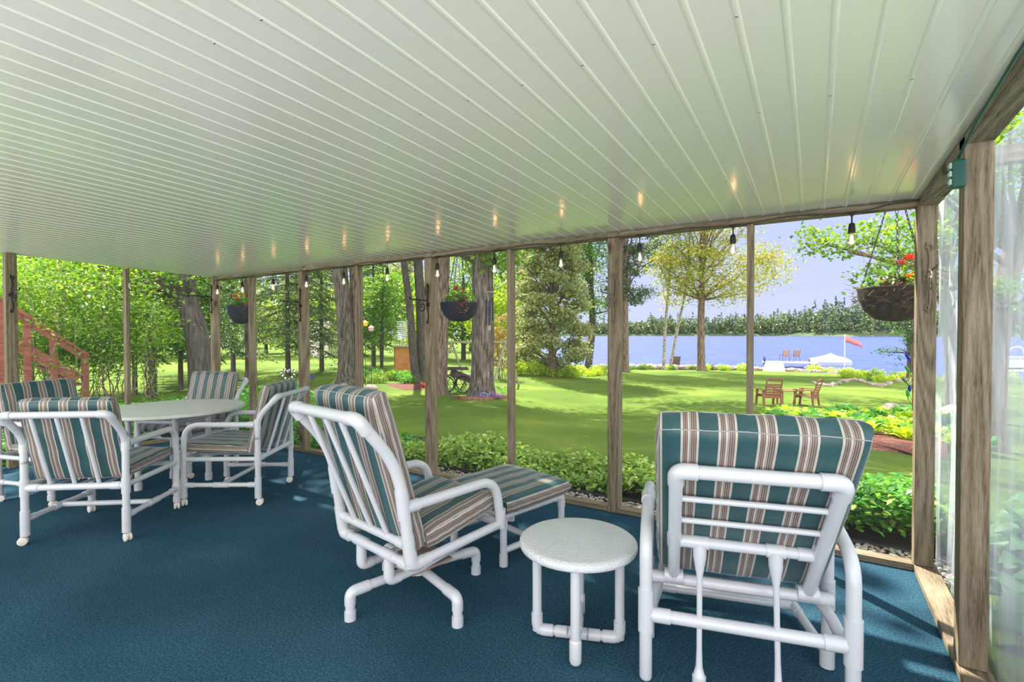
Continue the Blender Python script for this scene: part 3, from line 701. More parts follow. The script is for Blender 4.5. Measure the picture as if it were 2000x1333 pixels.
# recliner
def make_recliner():
    loc, rz = (-.233, 2.096, 0), .247
    t0 = thing('reclining_chair', 'white pipe reclining chair with a tilted striped back at the right', 'armchair', loc, rz)
    wi, wo = .252, .361
    top, mid, piv = Vector((0, -.307, .928)), Vector((0, -.032, .581)), Vector((0, .118, .367))
    X = lambda s, p: Vector((s, p.y, p.z))
    m = MB(); m.tube(fillet([X(-wi, piv), X(-wi, top), X(wi, top), X(wi, piv)], .022, 6), .0245)
    dn = (piv-top).normalized()
    for s in (-1, 1):
        elbow(m, X(s*wi, top), (-s, 0, 0), dn, .07, .029); sleeve(m, X(s*wi, mid), dn, .07, .0285); sleeve(m, X(s*wi, piv), (1, 0, 0), .075, .031); m.ell(X(s*wi, piv)+Vector((0, -.028, .0)), (.007, .006, .007))
    m.build('back_frame', PVC, t0)
    m = MB(); m.tube([X(-wi, mid), X(wi, mid)], .0215)
    for s in (-.158, .108): sleeve(m, X(s, mid), (1, 0, 0), .065, .026)
    for s in (-1, 1): sleeve(m, X(s*(wi-.045), mid), (1, 0, 0), .05, .0255)
    m.build('cross_bar', PVC, t0)
    for f in (.36, .67):
        p = top.lerp(mid, f); m = MB(); m.tube([X(-wi, p), X(wi, p)], .0115, 10); m.build('slat', PVC, t0)
    # props from the backrest down to the floor
    for s, e in ((-.158, -.160), (.108, .118)):
        m = MB(); a = X(s, mid); b = Vector((e, -.055, .012)); d = b-a
        q = [0, .03, .10, .16, .23, .45, .72, .84, .90, .905, 1.0]; r_ = [.026, .026, .025, .019, .0115, .0105, .0105, .013, .022, .026, .026]
        m.tube([a+d*k for k in q], .01, 14, radii=r_); m.build('prop', PVC, t0)
    # side frames
    for s in (-1, 1):
        X0 = s*wo
        m = MB(); m.tube([(X0, -.038, .018), (X0, -.038, .36)], .0255, dome=True); sleeve(m, (X0, -.038, .285), (0, 0, 1), .17, .031); m.build('leg', PVC, t0)
        m = MB(); m.tube([(X0-.0*s, .262, .018), (X0, .262, .60)], .0235, dome=True); sleeve(m, (X0, .262, .31), (0, 0, 1), .12, .0285); sleeve(m, (X0, .262, .05), (0, 0, 1), .09, .0285); m.build('leg', PVC, t0)
        m = MB(); m.tube(fillet([(X0, -.038, .35), (X0, -.036, .57), (X0, .13, .625), (X0, .30, .655), (X0, .50, .64), (X0, .56, .50)], [.10, .1, .08, .07], 8), .0255); sleeve(m, (X0, .262, .645), (0, 1, .1), .08, .031); m.build('armrest', PVC, t0)
        m = MB(); m.tube(fillet([(s*(wo-.02), -.038, .255), (s*(wo-.025), .13, .285), (s*(wo-.06), .22, .315), (s*(wo-.10), .60, .40)], .05), .0225); m.build('seat_rail', PVC, t0)
        m = MB(); m.tube([(s*(wo-.0), .262, .055), (s*.318, .635, .055)], .0205); sleeve(m, (s*.323, .60, .055), (s*-.12, 1, 0), .07, .0245); m.build('stretcher', PVC, t0)
    m = MB(); m.tube([(-wo, -.038, .27), (wo, -.038, .27)], .0245); sleeve(m, (-wo+.06, -.038, .27), (1, 0, 0), .07, .029); sleeve(m, (wo-.06, -.038, .27), (1, 0, 0), .07, .029); m.build('cross_bar', PVC, t0)
    m = MB(); m.tube([(-wo, .215, .325), (wo, .215, .325)], .012); m.build('seat_spring_bar', PVC, t0)
    m = MB(); m.tube([(-wo+.02, .122, .352), (wo-.02, .122, .352)], .0235); m.build('cross_bar', PVC, t0)
    m = MB(); m.tube([(-.318, .635, .055), (.318, .635, .055)], .0205); sleeve(m, (-.27, .635, .055), (1, 0, 0), .07, .0245); sleeve(m, (.27, .635, .055), (1, 0, 0), .07, .0245); m.build('cross_bar', PVC, t0)
    m = MB(); m.tube([(-.27, .60, .40), (.27, .60, .40)], .022); m.build('cross_bar', PVC, t0)
    nv = Vector((0, -dn.z, dn.y)); nv = nv if nv.y > 0 else -nv
    up = -dn; a = piv+nv*.095+up*-.03; b = top+nv*.095+up*.15; d = b-a
    add_cushion('back_cushion', t0, frame_m((a+b)/2, d), .625, d.length, .135, -.23, 41)
    a = Vector((0, .20, .43)); b = Vector((0, .70, .50)); d = b-a
    add_cushion('seat_cushion', t0, frame_m((a+b)/2, d), .60, d.length, .12, .1, 43)
make_recliner()

# side table
st = thing('side_table', 'small round white side table between the swivel chair and the recliner', 'table', (-.915, 2.07, 0), .365)
m = MB(); m.lathe([(.02, .428), (.235, .428), (.252, .426), (.261, .432), (.266, .445), (.264, .458), (.255, .465), (.24, .467), (.02, .467)], seg=64)
m.build('tabletop', TABLEW, st)
for k in range(4):
    a = k*PI/2; d = Vector((math.cos(a), math.sin(a), 0)); P = d*.187; m = MB()
    if k in (1, 3):
        m.tube([P+Vector((0, 0, .025)), P+Vector((0, 0, .43))], .0215, 16, dome=True); m.tube([P+Vector((0, 0, .026)), P+Vector((0, 0, .105))], .0262, 16, dome=True)
        m.tube([P+Vector((0, 0, .072)), d*.03+Vector((0, 0, .072))], .0205)
    else:
        m.tube([P+Vector((0, 0, .026)), P+Vector((0, 0, .43))], .0215, 16); elbow(m, P+Vector((0, 0, .029)), (0, 0, 1), -d, .075, .0265); m.tube([P+Vector((0, 0, .029)), d*.03+Vector((0, 0, .029))], .0212); sleeve(m, d*.07+Vector((0, 0, .029)), d, .06, .026)
    m.build('leg', PVC, st)
m = MB(); m.tube([(-.05, 0, .029), (.05, 0, .029)], .026); m.tube([(0, -.05, .072), (0, .05, .072)], .0255); m.tube([(0, 0, .029), (0, 0, .072)], .02); m.build('hub', PVC, st)

# ------------------------------------------------------------------ string lights, cord, outlet box
GLASS = bpy.data.materials.new('bulb_glass'); GLASS.use_nodes = True; t = GLASS.node_tree; t.nodes.clear()
o_ = t.nodes.new('ShaderNodeOutputMaterial'); tr = t.nodes.new('ShaderNodeBsdfTransparent'); tr.inputs[0].default_value = (1, .93, .85, 1); gl = t.nodes.new('ShaderNodeBsdfGlossy'); gl.inputs['Roughness'].default_value = .05
x_ = t.nodes.new('ShaderNodeMixShader'); x_.inputs[0].default_value = .14; t.links.new(tr.outputs[0], x_.inputs[1]); t.links.new(gl.outputs[0], x_.inputs[2]); t.links.new(x_.outputs[0], o_.inputs[0])
FIL = plain('glowing_filament', (1, .6, .3), .5, emit=(1, .55, .25), es=22)
BX = [-6.904, -6.309, -5.65, -5.013, -4.375, -3.72, -3.06, -2.414, -1.765, -1.116, -.477, .188]
BL = 'string light bulb hanging from the beam, '
where = ['in front of the far left corner post', 'above the left hanging basket', 'in the second bay', 'in front of the post behind the swivel chair', 'in front of the twin tree trunks', 'against sky between stud and iron-hook post', 'just left of the middle hanging basket', 'above the wind chime', 'in front of the pale spruce', 'right of the post with the iron hook', 'just left of the thin stud before the maple', 'nearest the right corner against the sky']
for i, x in enumerate(BX):
    s_ = .0 if i else -.0
    t0 = thing('string_light_bulb', BL+where[i], 'light bulb', (x, 3.655, 2.118), 0, 'bulbs of the string light')
    m = MB(); m.tube([(-.028, 0, .012), (.028, 0, .012)], .006, 8); m.tube([(0, 0, .012), (0, 0, -.052)], .0045, 8, radii=None); m.ell((0, 0, .002), (.011, .008, .016), 8, 6); m.build('connector', BLACK, t0)
    m = MB(); m.tube([(0, 0, -.05), (0, 0, -.058), (0, 0, -.085), (0, 0, -.112)], .02, 14, radii=[.009, .015, .019, .020]); m.build('socket', BLACK, t0)
    m = MB(); m.lathe([(.013, -.112), (.014, -.122), (.020, -.138), (.026, -.155), (.0275, -.168), (.024, -.182), (.014, -.192), (.004, -.196)], seg=18); m.build('bulb_glass', GLASS, t0)
    m = MB()
    for k in range(5):
        a = k*2*PI/5; m.tube([(.004*math.cos(a), .004*math.sin(a), -.125), (.011*math.cos(a+.5), .011*math.sin(a+.5), -.172)], .0011, 5)
    m.build('filament', FIL, t0)
pts = []
for i, x in enumerate(BX):
    pts.append(Vector((x, 3.668, 2.131)))
    if i < len(BX)-1:
        xm = (x+BX[i+1])/2; pts.append(Vector((xm, 3.676, 2.146+.006*math.sin(i*2.1))))
pts = [Vector((-7.03, 3.668, 2.150))]+pts+[Vector((.38, 3.668, 2.158)), Vector((.50, 3.664, 2.165)), Vector((.56, 3.668, 2.170)), Vector((.598, 3.55, 2.14)), Vector((.50, 2.72, 2.04)), Vector((.488, 2.60, 2.045))]
m = MB(); sm = []
for i in range(len(pts)-1):
    p0, p1, p2, p3 = pts[max(i-1, 0)], pts[i], pts[i+1], pts[min(i+2, len(pts)-1)]
    for k in range(5):
        q = k/5; sm.append(.5*((2*p1)+(-p0+p2)*q+(2*p0-5*p1+4*p2-p3)*q*q+(-p0+3*p1-3*p2+p3)*q**3))
sm.append(pts[-1]); m.tube(sm, .0035, 6); tag(m.build('string_light_cable', BLACK), 'thin black cable of the string light along the wooden beam', 'cable')
GREEN = plain('green_plastic', (.006, .075, .062), .4)
ob = thing('outlet_box', 'green plastic outlet box fixed beside the nearest right post', 'outlet box', (.482, 2.615, 2.03))
m = MB(); m.box((0, 0, 0), (.045, .05, .11)); m.build('housing', GREEN, ob, bev=.008)
m = MB()
for z in (-.032, 0, .032): m.box((-.026, -.006, z), (.008, .03, .022)); m.ell((-.030, -.006, z), (.004, .006, .005))
m.build('socket_face', plain('pale_green', (.35, .5, .42), .5), ob)
m = MB(); m.tube([(.478, 2.59, 2.09), (.475, 2.3, 2.135), (.47, 1.9, 2.165), (.465, 1.4, 2.18), (.46, .6, 2.205), (.46, -.5, 2.23)], .0055, 8); tag(m.build('extension_cord', GREEN), 'green extension cord running along the right beam', 'cord')

# ------------------------------------------------------------------ iron brackets
def scroll(m, c, ax, uz, r, turns, a0, sgn=1, th=.004):
    pts = []
    for k in range(26):
        q = k/25; a = a0+sgn*turns*2*PI*q; rr = r*(1-.8*q); pts.append(Vector(c)+Vector(ax)*rr*math.cos(a)+Vector(uz)*rr*math.sin(a))
    m.tube(pts, th, 6)
def bracket(loc, rz, label, L=.24, mat=IRON):
    t0 = thing('plant_bracket', label, 'bracket', loc, rz, 'iron plant brackets on the posts')
    m = MB(); y = Vector((0, -1, 0)); z = Vector((0, 0, 1))      # sticks out along local -y
    m.tube(fillet([(0, -.006, -.20), (.012, -.010, -.12), (-.006, -.014, 0), (.01, -.010, .10), (-.008, -.006, .20)], .05), .006, 8)
    scroll(m, (0, -.01, .17), (1, 0, 0), z, .022, 1.1, -1.2); scroll(m, (0, -.01, -.18), (1, 0, 0), z, .016, 1.0, 1.2)
    m.build('scroll_stem', mat, t0)
    m = MB(); m.lathe([(.024, 0), (.024, .006)], c=(0, -.001, -.01), seg=16, ax=Matrix.Rotation(PI/2, 3, 'X')); m.ell((.012, -.008, -.018), (.004, .004, .004)); m.ell((-.012, -.008, 0), (.004, .004, .004)); m.build('mounting_plate', mat, t0)
    m = MB(); m.tube([(0, -.008, .03), (0, -L, .032), (0, -L-.02, .048)], .0065, 8); scroll(m, (0, -.085, -.032), y, z, .06, 1.35, 1.2, -1, .0055); m.build('arm', mat, t0)
for x, z, lab in [(-7.115, 1.88, 'iron plant bracket on the far left corner post'), (-5.175, 1.74, 'iron plant bracket on the post behind the swivel chair'), (-3.21, 1.69, 'iron plant bracket on the post left of the middle basket'), (-1.335, 1.67, 'pale iron scroll bracket on the post above the side table'), (.555, 1.72, 'worn iron bracket on the right corner post beside the basket')]:
    bracket((x, YF+.001, z), 0, lab, mat=RUST if x > -2 else IRON)
bracket((XL-.003, 1.695, 1.82), PI/2, 'iron plant bracket on the post at the left edge')

# ------------------------------------------------------------------ hanging baskets
COIR = noisy('coir_liner', [(.35, (.02, .014, .012)), (.6, (.07, .045, .03)), (.75, (.20, .14, .09))], 26, 1, bump=1, detail=8)
NAVY = noisy('dark_basket', [(.3, (.012, .014, .022)), (.7, (.035, .04, .06))], 20, .8, bump=.4)
PET = {k: plain('petal_'+k, c, .6) for k, c in dict(red=(.75, .02, .015), coral=(.85, .10, .05), orange=(.9, .22, .02), yellow=(.9, .6, .02), violet=(.30, .06, .6)).items()}
BURG = leafmat('burgundy_leaf', (.12, .03, .03), (.22, .08, .05), (.16, .22, .05), .3)
def flower(m, c, r, n=3):
    for ring in range(n):
        k = 7; rr = r*(1-ring*.28)
        for i in range(k):
            a = 2*PI*i/k+ring*.4; d = Vector((math.cos(a), math.sin(a), .25+ring*.35)).normalized(); s = Vector((-math.sin(a), math.cos(a), 0))
            b = Vector(c)+Vector((0, 0, ring*r*.15)); tip = b+d*rr
            m.add([b, b+d*rr*.55+s*rr*.34, tip+Vector((0, 0, -.1*rr)), b+d*rr*.55-s*rr*.34], [(0, 1, 2, 3)])
    m.ell(Vector(c)+Vector((0, 0, r*.3)), (r*.22, r*.22, r*.2), 6, 4)
def basket(loc, r, h, label, mat, flowers, straw=0, hook=.75, spill=(1, 0)):
    t0 = thing('hanging_basket', label, 'hanging basket', loc, 0, 'hanging flower baskets outside the screens')
    m = MB(); pr_ = [(.15*r, -h), (.5*r, -h*.93), (.8*r, -h*.66), (.96*r, -h*.32), (1.0*r, 0), (.95*r, .004), (.9*r, -.02), (.5*r, -.025)]; m.lathe(pr_, seg=36); m.build('bowl', mat, t0)
    m = MB()
    for k in range(3):
        a = k*2*PI/3+.5; P = Vector((math.cos(a)*r, math.sin(a)*r, 0)); Q = Vector((0, 0, hook)); N_ = 26
        for q in range(N_):
            c0 = P.lerp(Q, (q+.5)/N_); d = (Q-P).normalized(); L = (Q-P).length/N_*.62; sd_ = d.cross(Vector((0, 0, 1))).normalized() if q % 2 else d.cross(Vector((1, .3, 0))).normalized()
            m.tube([c0+d*L*math.cos(b_)+sd_*L*.42*math.sin(b_) for b_ in [i*PI/4 for i in range(9)]], .0022, 5, cap=False)
    m.build('chain', IRON, t0)
    n = 420; C_ = in_ell(n, (0, 0, .03), (r*.95, r*.95, .11), .2); C_ = C_[C_[:, 2] > -.01]
    leafobj('foliage', C_, .05, LF['mid'], t0, .6)
    C_ = in_ell(260, (spill[0]*r*.75, spill[1]*r*.75, -.03), (r*.5, r*.5, .12), .2); leafobj('trailing_foliage', C_, .045, BURG, t0, .5)
    for cname, pts in flowers.items():
        for p in pts:
            m = MB(); flower(m, p[:3], p[3]); m.build('flower', PET[cname], t0)
    if straw:
        m = MB()
        for k in range(straw):
            a = rnd.uniform(0, 2*PI); z = rnd.uniform(-h*.6, .02); rr = r*math.sqrt(max(0, 1-(z/h)**2))*.98; P = Vector((math.cos(a)*rr, math.sin(a)*rr, z)); d = Vector((math.cos(a+rnd.uniform(-1.3, 1.3)), math.sin(a+rnd.uniform(-1.3, 1.3)), rnd.uniform(-.8, .5))).normalized()
            m.tube([P-d*.03, P+d*rnd.uniform(.03, .09)], .0013, 4)
        m.build('straw', plain('dry_straw', (.25, .17, .10), .9), t0)
def atYp(x, y, Y): d = ray(x, y); return CAM+d*Y/d[1]
HANG = 2.42
B1 = atYp(897, 592, 4.1)
basket((B1[0], B1[1], B1[2]-.0), .197, .195, 'dark hanging basket with red flowers left of the big tree trunk', NAVY, dict(red=[(-.03, -.02, .13, .055), (.02, -.06, .14, .05), (.07, -.02, .10, .035)], orange=[(.15, -.12, -.02, .035), (.17, -.08, -.07, .03), (.0, .05, .12, .04)]), spill=(.7, -.6), hook=HANG-B1[2])
_B2R = .208; B2 = atYp(1748, 563, 4.1)
basket((B2[0], B2[1], B2[2]), _B2R, .22, 'coir hanging basket with coral begonia beside the right corner post', COIR, dict(coral=[(.07, -.06, .17, .07), (.03, -.02, .15, .05)], orange=[(.06, -.1, .05, .05), (.10, .0, .08, .04)], violet=[(-.07, -.08, .06, .025), (-.10, 0, .05, .02)]), straw=170, hook=HANG-B2[2], spill=(-.2, -.6))
B3 = atYp(471, 598, 4.1)
basket((B3[0], B3[1], B3[2]), .185, .26, 'dark hanging basket with yellow and orange flowers by the far left corner post', NAVY, dict(yellow=[(.05, -.05, .17, .045)], orange=[(-.06, -.05, .15, .05), (.12, -.02, .13, .05)], red=[(-.1, 0, .10, .05), (.1, -.1, .08, .05), (0, -.1, .12, .04)]), hook=HANG-B3[2])

m = MB(); m.box((-3.4, 4.1, HANG+.045), (9, .09, .10))
for x in FX: m.box((x+.045, 3.9, HANG+.045), (.09, .5, .10)); m.box((x+.045, 3.735, 2.30), (.09, .088, .18))
tag(m.build('trim_13', WOODX), 'wooden eave beam outside the lake-side wall', kind='structure')
# wind chime
W1 = atYp(956, 572, 4.1)
wc = thing('wind_chime', 'dark metal wind chime hanging before the big tree trunk', 'wind chime', tuple(W1))
m = MB(); m.lathe([(.045, 0), (.045, .008)], seg=20); m.build('top_plate', plain('grey_wood', (.4, .38, .35), .7), wc)
m = MB(); m.tube([(0, 0, .008), (0, 0, HANG-W1[2])], .0015, 5); m.build('cord', BLACK, wc)
TUBE = plain('blue_black_tube', (.02, .025, .05), .3, metal=.5)
for k in range(6):
    a = k*PI/3; m = MB(); x, y = .038*math.cos(a), .038*math.sin(a); m.tube([(x, y, -.05-.02*k*.3), (x, y, -.27-.012*k)], .008, 10); m.tube([(x, y, 0), (x, y, -.06)], .001, 4); m.build('chime_tube', TUBE, wc)
m = MB(); m.tube([(0, 0, 0), (0, 0, -.33)], .001, 4); m.box((0, 0, -.35), (.03, .002, .05)); m.build('striker', plain('pale_wood', (.5, .5, .4), .7), wc)

# ------------------------------------------------------------------ ground next to the porch
# gravel strip of individual pebbles (nobody could count them)
def pebbles(name, pts, size, mats, label):
    ico = []; m = MB()
    for (x, y, z) in pts:
        s = size*rnd.uniform(.6, 1.3); m.ell((x, y, z), (s, s*rnd.uniform(.6, 1), s*rnd.uniform(.4, .6)), 6, 4, Matrix.Rotation(rnd.uniform(0, PI), 3, 'Z'))
    mm = bpy.data.materials.new(name+'_stone'); mm.use_nodes = True; t = mm.node_tree; b = t.nodes['Principled BSDF']; g_ = t.nodes.new('ShaderNodeNewGeometry'); r = t.nodes.new('ShaderNodeValToRGB')
    r.color_ramp.elements[0].color = (*mats[0], 1); r.color_ramp.elements[1].color = (*mats[-1], 1)
    for i, c in enumerate(mats[1:-1]): q = r.color_ramp.elements.new((i+1)/(len(mats)-1)); q.color = (*c, 1)
    t.links.new(g_.outputs['Random Per Island'], r.inputs[0]); t.links.new(r.outputs[0], b.inputs['Base Color']); b.inputs['Roughness'].default_value = .8
    return tag(m.build(name, mm), label, 'gravel', kind='stuff')
P_ = [(rnd.uniform(-6.6, .8), YF+.11+rnd.random()**1.2*.42, -.088+rnd.uniform(0, .015)) for _ in range(5200)]
pebbles('gravel_strip', P_, .017, [(.22, .18, .13), (.50, .46, .40), (.34, .20, .14), (.62, .60, .56), (.30, .30, .28), (.66, .60, .48)], 'strip of mixed pebbles between the porch sill and the low plants')
SOIL = noisy('dark_soil', [(.3, (.015, .012, .010)), (.7, (.05, .035, .025))], 12, 1, bump=.8)
m = MB(); m.box((-3.0, YF+.32+.6, -.10), (8.4, 1.55, .02)); tag(m.build('planting_bed', SOIL), 'dark soil bed along the outside of the porch', 'soil bed', kind='structure')
m = MB(); m.tube([(-6.8, YF+.56, -.075), (.7, YF+.54, -.075)], .022, 8); tag(m.build('bed_edging', BLACK), 'black plastic edging between the pebbles and the low plants', 'edging')
# low leafy plants outside the lake-side wall
def groundplants(x0, x1, y0, y1, h0, h1, n, label, name, leaf, size=.065):
    C_ = []; st_ = []
    for _ in range(n):
        x = rng.uniform(x0, x1); y = rng.uniform(y0, y1); h = rng.uniform(h0, h1)*(.75+.35*math.sin(x*2.3)*math.sin(y*3+x)); z0 = gz(x, y)
        st_.append((x, y, z0, h))
        k = 16; z = z0+h*(.35+.65*rng.random(k)**.6); r = .10
        C_.append(np.stack([x+rng.normal(size=k)*r*.6, y+rng.normal(size=k)*r*.6, z], 1))
    o = leafobj(name, np.concatenate(C_), size, leaf, None, .62, up=.75)
    return tag(o, label, 'plants', kind='stuff')
groundplants(-6.3, .75, YF+.60, YF+1.35, .22, .38, 1700, 'dense low yellow-green plants outside the porch screens', 'ground_cover', LF['ground'])
groundplants(-.9, .75, YF+.60, YF+1.3, .30, .45, 350, 'dense light green leafy plants below the right hanging basket', 'ground_cover', LF['fern'], .06)
groundplants(-6.9, -4.6, YF+.25, YF+1.6, .3, .55, 500, 'dark green leafy plants behind the swivel chair', 'ground_cover', LF['fern'], .07)

# broad-leaf hosta plants
def hosta_data(nl, L, W_, h, name):
    m = MB()
    for k in range(nl):
        a = 2*PI*k*.618+rnd.uniform(-.2, .2); q = k/nl; l = L*(.6+.45*q)*rnd.uniform(.85, 1.1); d = Vector((math.cos(a), math.sin(a), 0)); s = Vector((-math.sin(a), math.cos(a), 0))
        base = d*.02+Vector((0, 0, 0)); rise = h*(1.1-.65*q)
        pts = []
        for i in range(7):
            t = i/6; c = base+d*l*(t**.9)+Vector((0, 0, rise*math.sin(min(t*1.9, 2.4))/1.0)); wv = W_*math.sin(PI*min(1, max(0, (t-.22)/.78))**.8)*.5+.004
            pts.append((c-s*wv+Vector((0, 0, wv*.25)), c, c+s*wv+Vector((0, 0, wv*.25))))
        vs = [p for r in pts for p in r]; fs = []
        for i in range(6): fs += [(i*3, i*3+1, i*3+4, i*3+3), (i*3+1, i*3+2, i*3+5, i*3+4)]
        m.add(vs, fs)
    return m
def plants(name, datas, mats_, spots, label, group, cat='plant', scale=(.8, 1.2)):
    ds = [d.data(name, mm) for d in datas for mm in mats_]
    for i, p in enumerate(spots):
        o = bpy.data.objects.new(name, ds[i % len(ds)]); COL.objects.link(o); o.location = p[:3]; o.rotation_euler = (0, 0, rnd.uniform(0, 6.3)); s = rnd.uniform(*scale)*(p[3] if len(p) > 3 else 1); o.scale = (s, s, s)
        tag(o, label, cat, group)
H1 = [hosta_data(22, .34, .15, .30, 'h') for _ in range(2)]
# bed of sunlit hostas to the right of the lawn: px x 1480..1790, y 805..880
sp_ = []
for i in range(110):
    u = rnd.random(); v = rnd.random(); x = 1500+u*420; yb = 828+(x-1500)*.155; D = None
    y = 810+rnd.random()*(yb-810-1)
    # walk down the ray to the ground
    d = ray(x, y); s = 5.0
    while s < 40:
        P = CAM+d*s
        if P[2] < gz(P[0], P[1]): break
        s += .1
    sp_.append((P[0], P[1], gz(P[0], P[1])-.01))
plants('hosta', H1, [LF['lime'], LF['fern']], sp_, 'leafy hosta clump in the sunlit bed right of the lawn', 'hostas in the sunlit bed')
MULCH = noisy('red_mulch', [(.35, (.05, .018, .014)), (.65, (.24, .09, .065))], 20, 1, bump=1, detail=8)
def patch(name, poly, dz, m, label, cat, sub=8, kind=None):
    """low mound following the ground over picture-plane footprint given as ground points"""
    P = []
    for x, y in poly:
        d = ray(x, y); s = 4.0
        while s < 60:
            q = CAM+d*s
            if q[2] < gz(q[0], q[1]): break
            s += .03
        P.append(Vector((q[0], q[1], 0)))
    c = sum(P, Vector())/len(P); n = len(P); mb = MB(); vs = []; fs = []; R = 6
    for r in range(R+1):
        k = r/R
        for p in P:
            q = c.lerp(p, k); vs.append((q.x, q.y, gz(q.x, q.y)+dz*(1-k**4)+(.01 if r < R else -.03)))
    for r in range(R):
        for i in range(n): fs.append((r*n+i, r*n+(i+1) % n, (r+1)*n+(i+1) % n, (r+1)*n+i))
    mb.add(vs, fs); return tag(mb.build(name, m), label, cat, kind=kind)
patch('mulch_bed', [(1440, 823), (1500, 822), (1560, 822), (1700, 830), (1850, 836), (1850, 908), (1790, 893), (1700, 880), (1600, 866), (1500, 850), (1455, 836)], .05, MULCH, 'red-brown bark mulch bed under the hostas right of the lawn', 'mulch bed')
patch('mulch_bed', [(745, 752), (800, 746), (850, 746), (850, 762), (790, 764)], .04, MULCH, 'red-brown mulch ring under the slim leaning trees', 'mulch bed')

# big hostas behind the plastic sheet
H2 = [hosta_data(26, .42, .24, .42, 'h2') for _ in range(2)]
sp_ = [(1.15+.62*(i%3)+rnd.uniform(-.1, .1), 1.6+.42*(i//3)+rnd.uniform(-.1, .1), -.1) for i in range(33)]
sp_ = [q for q in sp_ if not (q[1] > 4.1 and q[0] < 2.0)]
plants('broad_leaf_hosta', H2, [LF['hosta']], sp_, 'large-leaved hosta behind the plastic sheeting', 'large hostas outside the right wall', scale=(.9, 1.3))

# ferns left
FERN = [hosta_data(26, .55, .09, .55, 'f') for _ in range(2)]
def fernclump(n):
    C_ = []; D_ = []
    for k in range(n):
        a = 2*PI*k*.618; l = rnd.uniform(.35, .62); d = np.array([math.cos(a), math.sin(a), 0])
        for t in np.linspace(.15, 1, 12):
            c = d*l*t+np.array([0, 0, .55*math.sin(t*2.0)*rnd.uniform(.9, 1.05)]); s = np.array([-d[1], d[0], 0])
            w_ = .10*(1-t)+.02
            for sg in (-1, 1): C_.append(c+s*sg*w_*.5); D_.append(s*sg+d*.4)
    return np.array(C_), np.array(D_)
fd = []
for _ in range(3):
    c_, d_ = fernclump(15); o = leafobj('fern', c_, .10, LF['fern'], None, .35, up=.8, dirs=d_, link=False); fd.append(o.data)
sp_ = []
for i in range(150):
    x = rnd.uniform(-12.5, -7.6); y = rnd.uniform(.8, 8.5)
    if y > 4.6 or x < -7.6: sp_.append((x, y))
for i in range(60): sp_.append((rnd.uniform(-13, -7.8), rnd.uniform(5.0, 11.0)))
sp_ = [q for q in sp_ if math.degrees(math.atan2(q[0], q[1])) < -55]
for i, (x, y) in enumerate(sp_):
    o = bpy.data.objects.new('fern', fd[i % 3]); COL.objects.link(o); s = rnd.uniform(.8, 1.35); o.location = (x, y, gz(x, y)-.02); o.scale = (s, s, s); o.rotation_euler = (0, 0, rnd.uniform(0, 6.3)); tag(o, 'green fern clump in the bank outside the left wall', 'fern', 'ferns outside the left wall')

# ------------------------------------------------------------------ trees
def limb(m, a, b, r0, r1, wob=.15, n=6, seg=9):
    a, b = Vector(a), Vector(b); pts = []; L = (b-a).length
    for k in range(n+1):
        t = k/n; p = a.lerp(b, t); p += Vector((rnd.uniform(-1, 1), rnd.uniform(-1, 1), rnd.uniform(-.5, .5)))*wob*L*.15*(0 < k < n)
        pts.append(p)
    m.tube(pts, r0, seg, radii=[r0+(r1-r0)*(k/n) for k in range(n+1)])
def tree(label, path, r0, r1, blobs, leaf, nclump, per, spread, size, bark=BARK, nb=14, flare=1.5, name='deciduous_tree', group=None, seg=18, bstart=.35, up=.5):
    """path: world points of the trunk from the ground up"""
    P = [Vector(p) for p in path]; o0 = P[0].copy(); t0 = thing(name, label, 'tree', tuple(o0), 0, group)
    m = MB(); pts = []; n = len(P)
    Q = [p-o0 for p in P]; sm_ = []
    for i in range(n-1):
        a, b, c, d = Q[max(i-1, 0)], Q[i], Q[i+1], Q[min(i+2, n-1)]
        for k in range(6):
            q = k/6; sm_.append(.5*((2*b)+(-a+c)*q+(2*a-5*b+4*c-d)*q*q+(-a+3*b-3*c+d)*q**3))
    sm_.append(Q[-1]); N_ = len(sm_); H = sm_[-1].z
    rad = [(r0+(r1-r0)*(p.z/H))*(1+(flare-1)*max(0, 1-p.z/(r0*2.2))**2) for p in sm_]
    sm_[0].z -= .15; m.tube(sm_, r0, seg, radii=rad); m.build('trunk', bark, t0)
    if blobs:
        bl = [(b[0]-o0.x, b[1]-o0.y, b[2]-o0.z, b[3], b[4], b[5]) for b in blobs]
        L, cl = clumped(bl, nclump, per, spread)
        leafobj('foliage', L, size, leaf, t0, .62, up=up)
        m = MB(); idx = rng.integers(0, len(cl), nb)
        for i in idx:
            c = Vector(cl[i]); f = min(max((c.z*.75)/H, bstart), .97); p = sm_[int(f*(N_-1))]; rr = max(.012, rad[int(f*(N_-1))]*.35)
            limb(m, p, c, rr, .01+rr*.12)
        if nb: m.build('branches', bark, t0)
    return t0
def up_path(px, D, tops, ground=True):
    """trunk whose foot stands at picture column px and depth D, then world offsets"""
    b = gp(px, D); return [b]+[(b[0]+dx, b[1]+dy, b[2]+h) for dx, dy, h in tops]
def off(px, D):  # sideways unit vectors in world
    return _r0
SD = _r0[:2]/np.linalg.norm(_r0[:2]); FD = np.array([-SD[1], SD[0]])
def blob(px, py, D, w_, d_, h_):
    p = atD(px, py, D); return (p[0], p[1], p[2], w_, d_, h_)
def tp(list_): return [tuple(atD(x, y, D)) for x, y, D in list_]

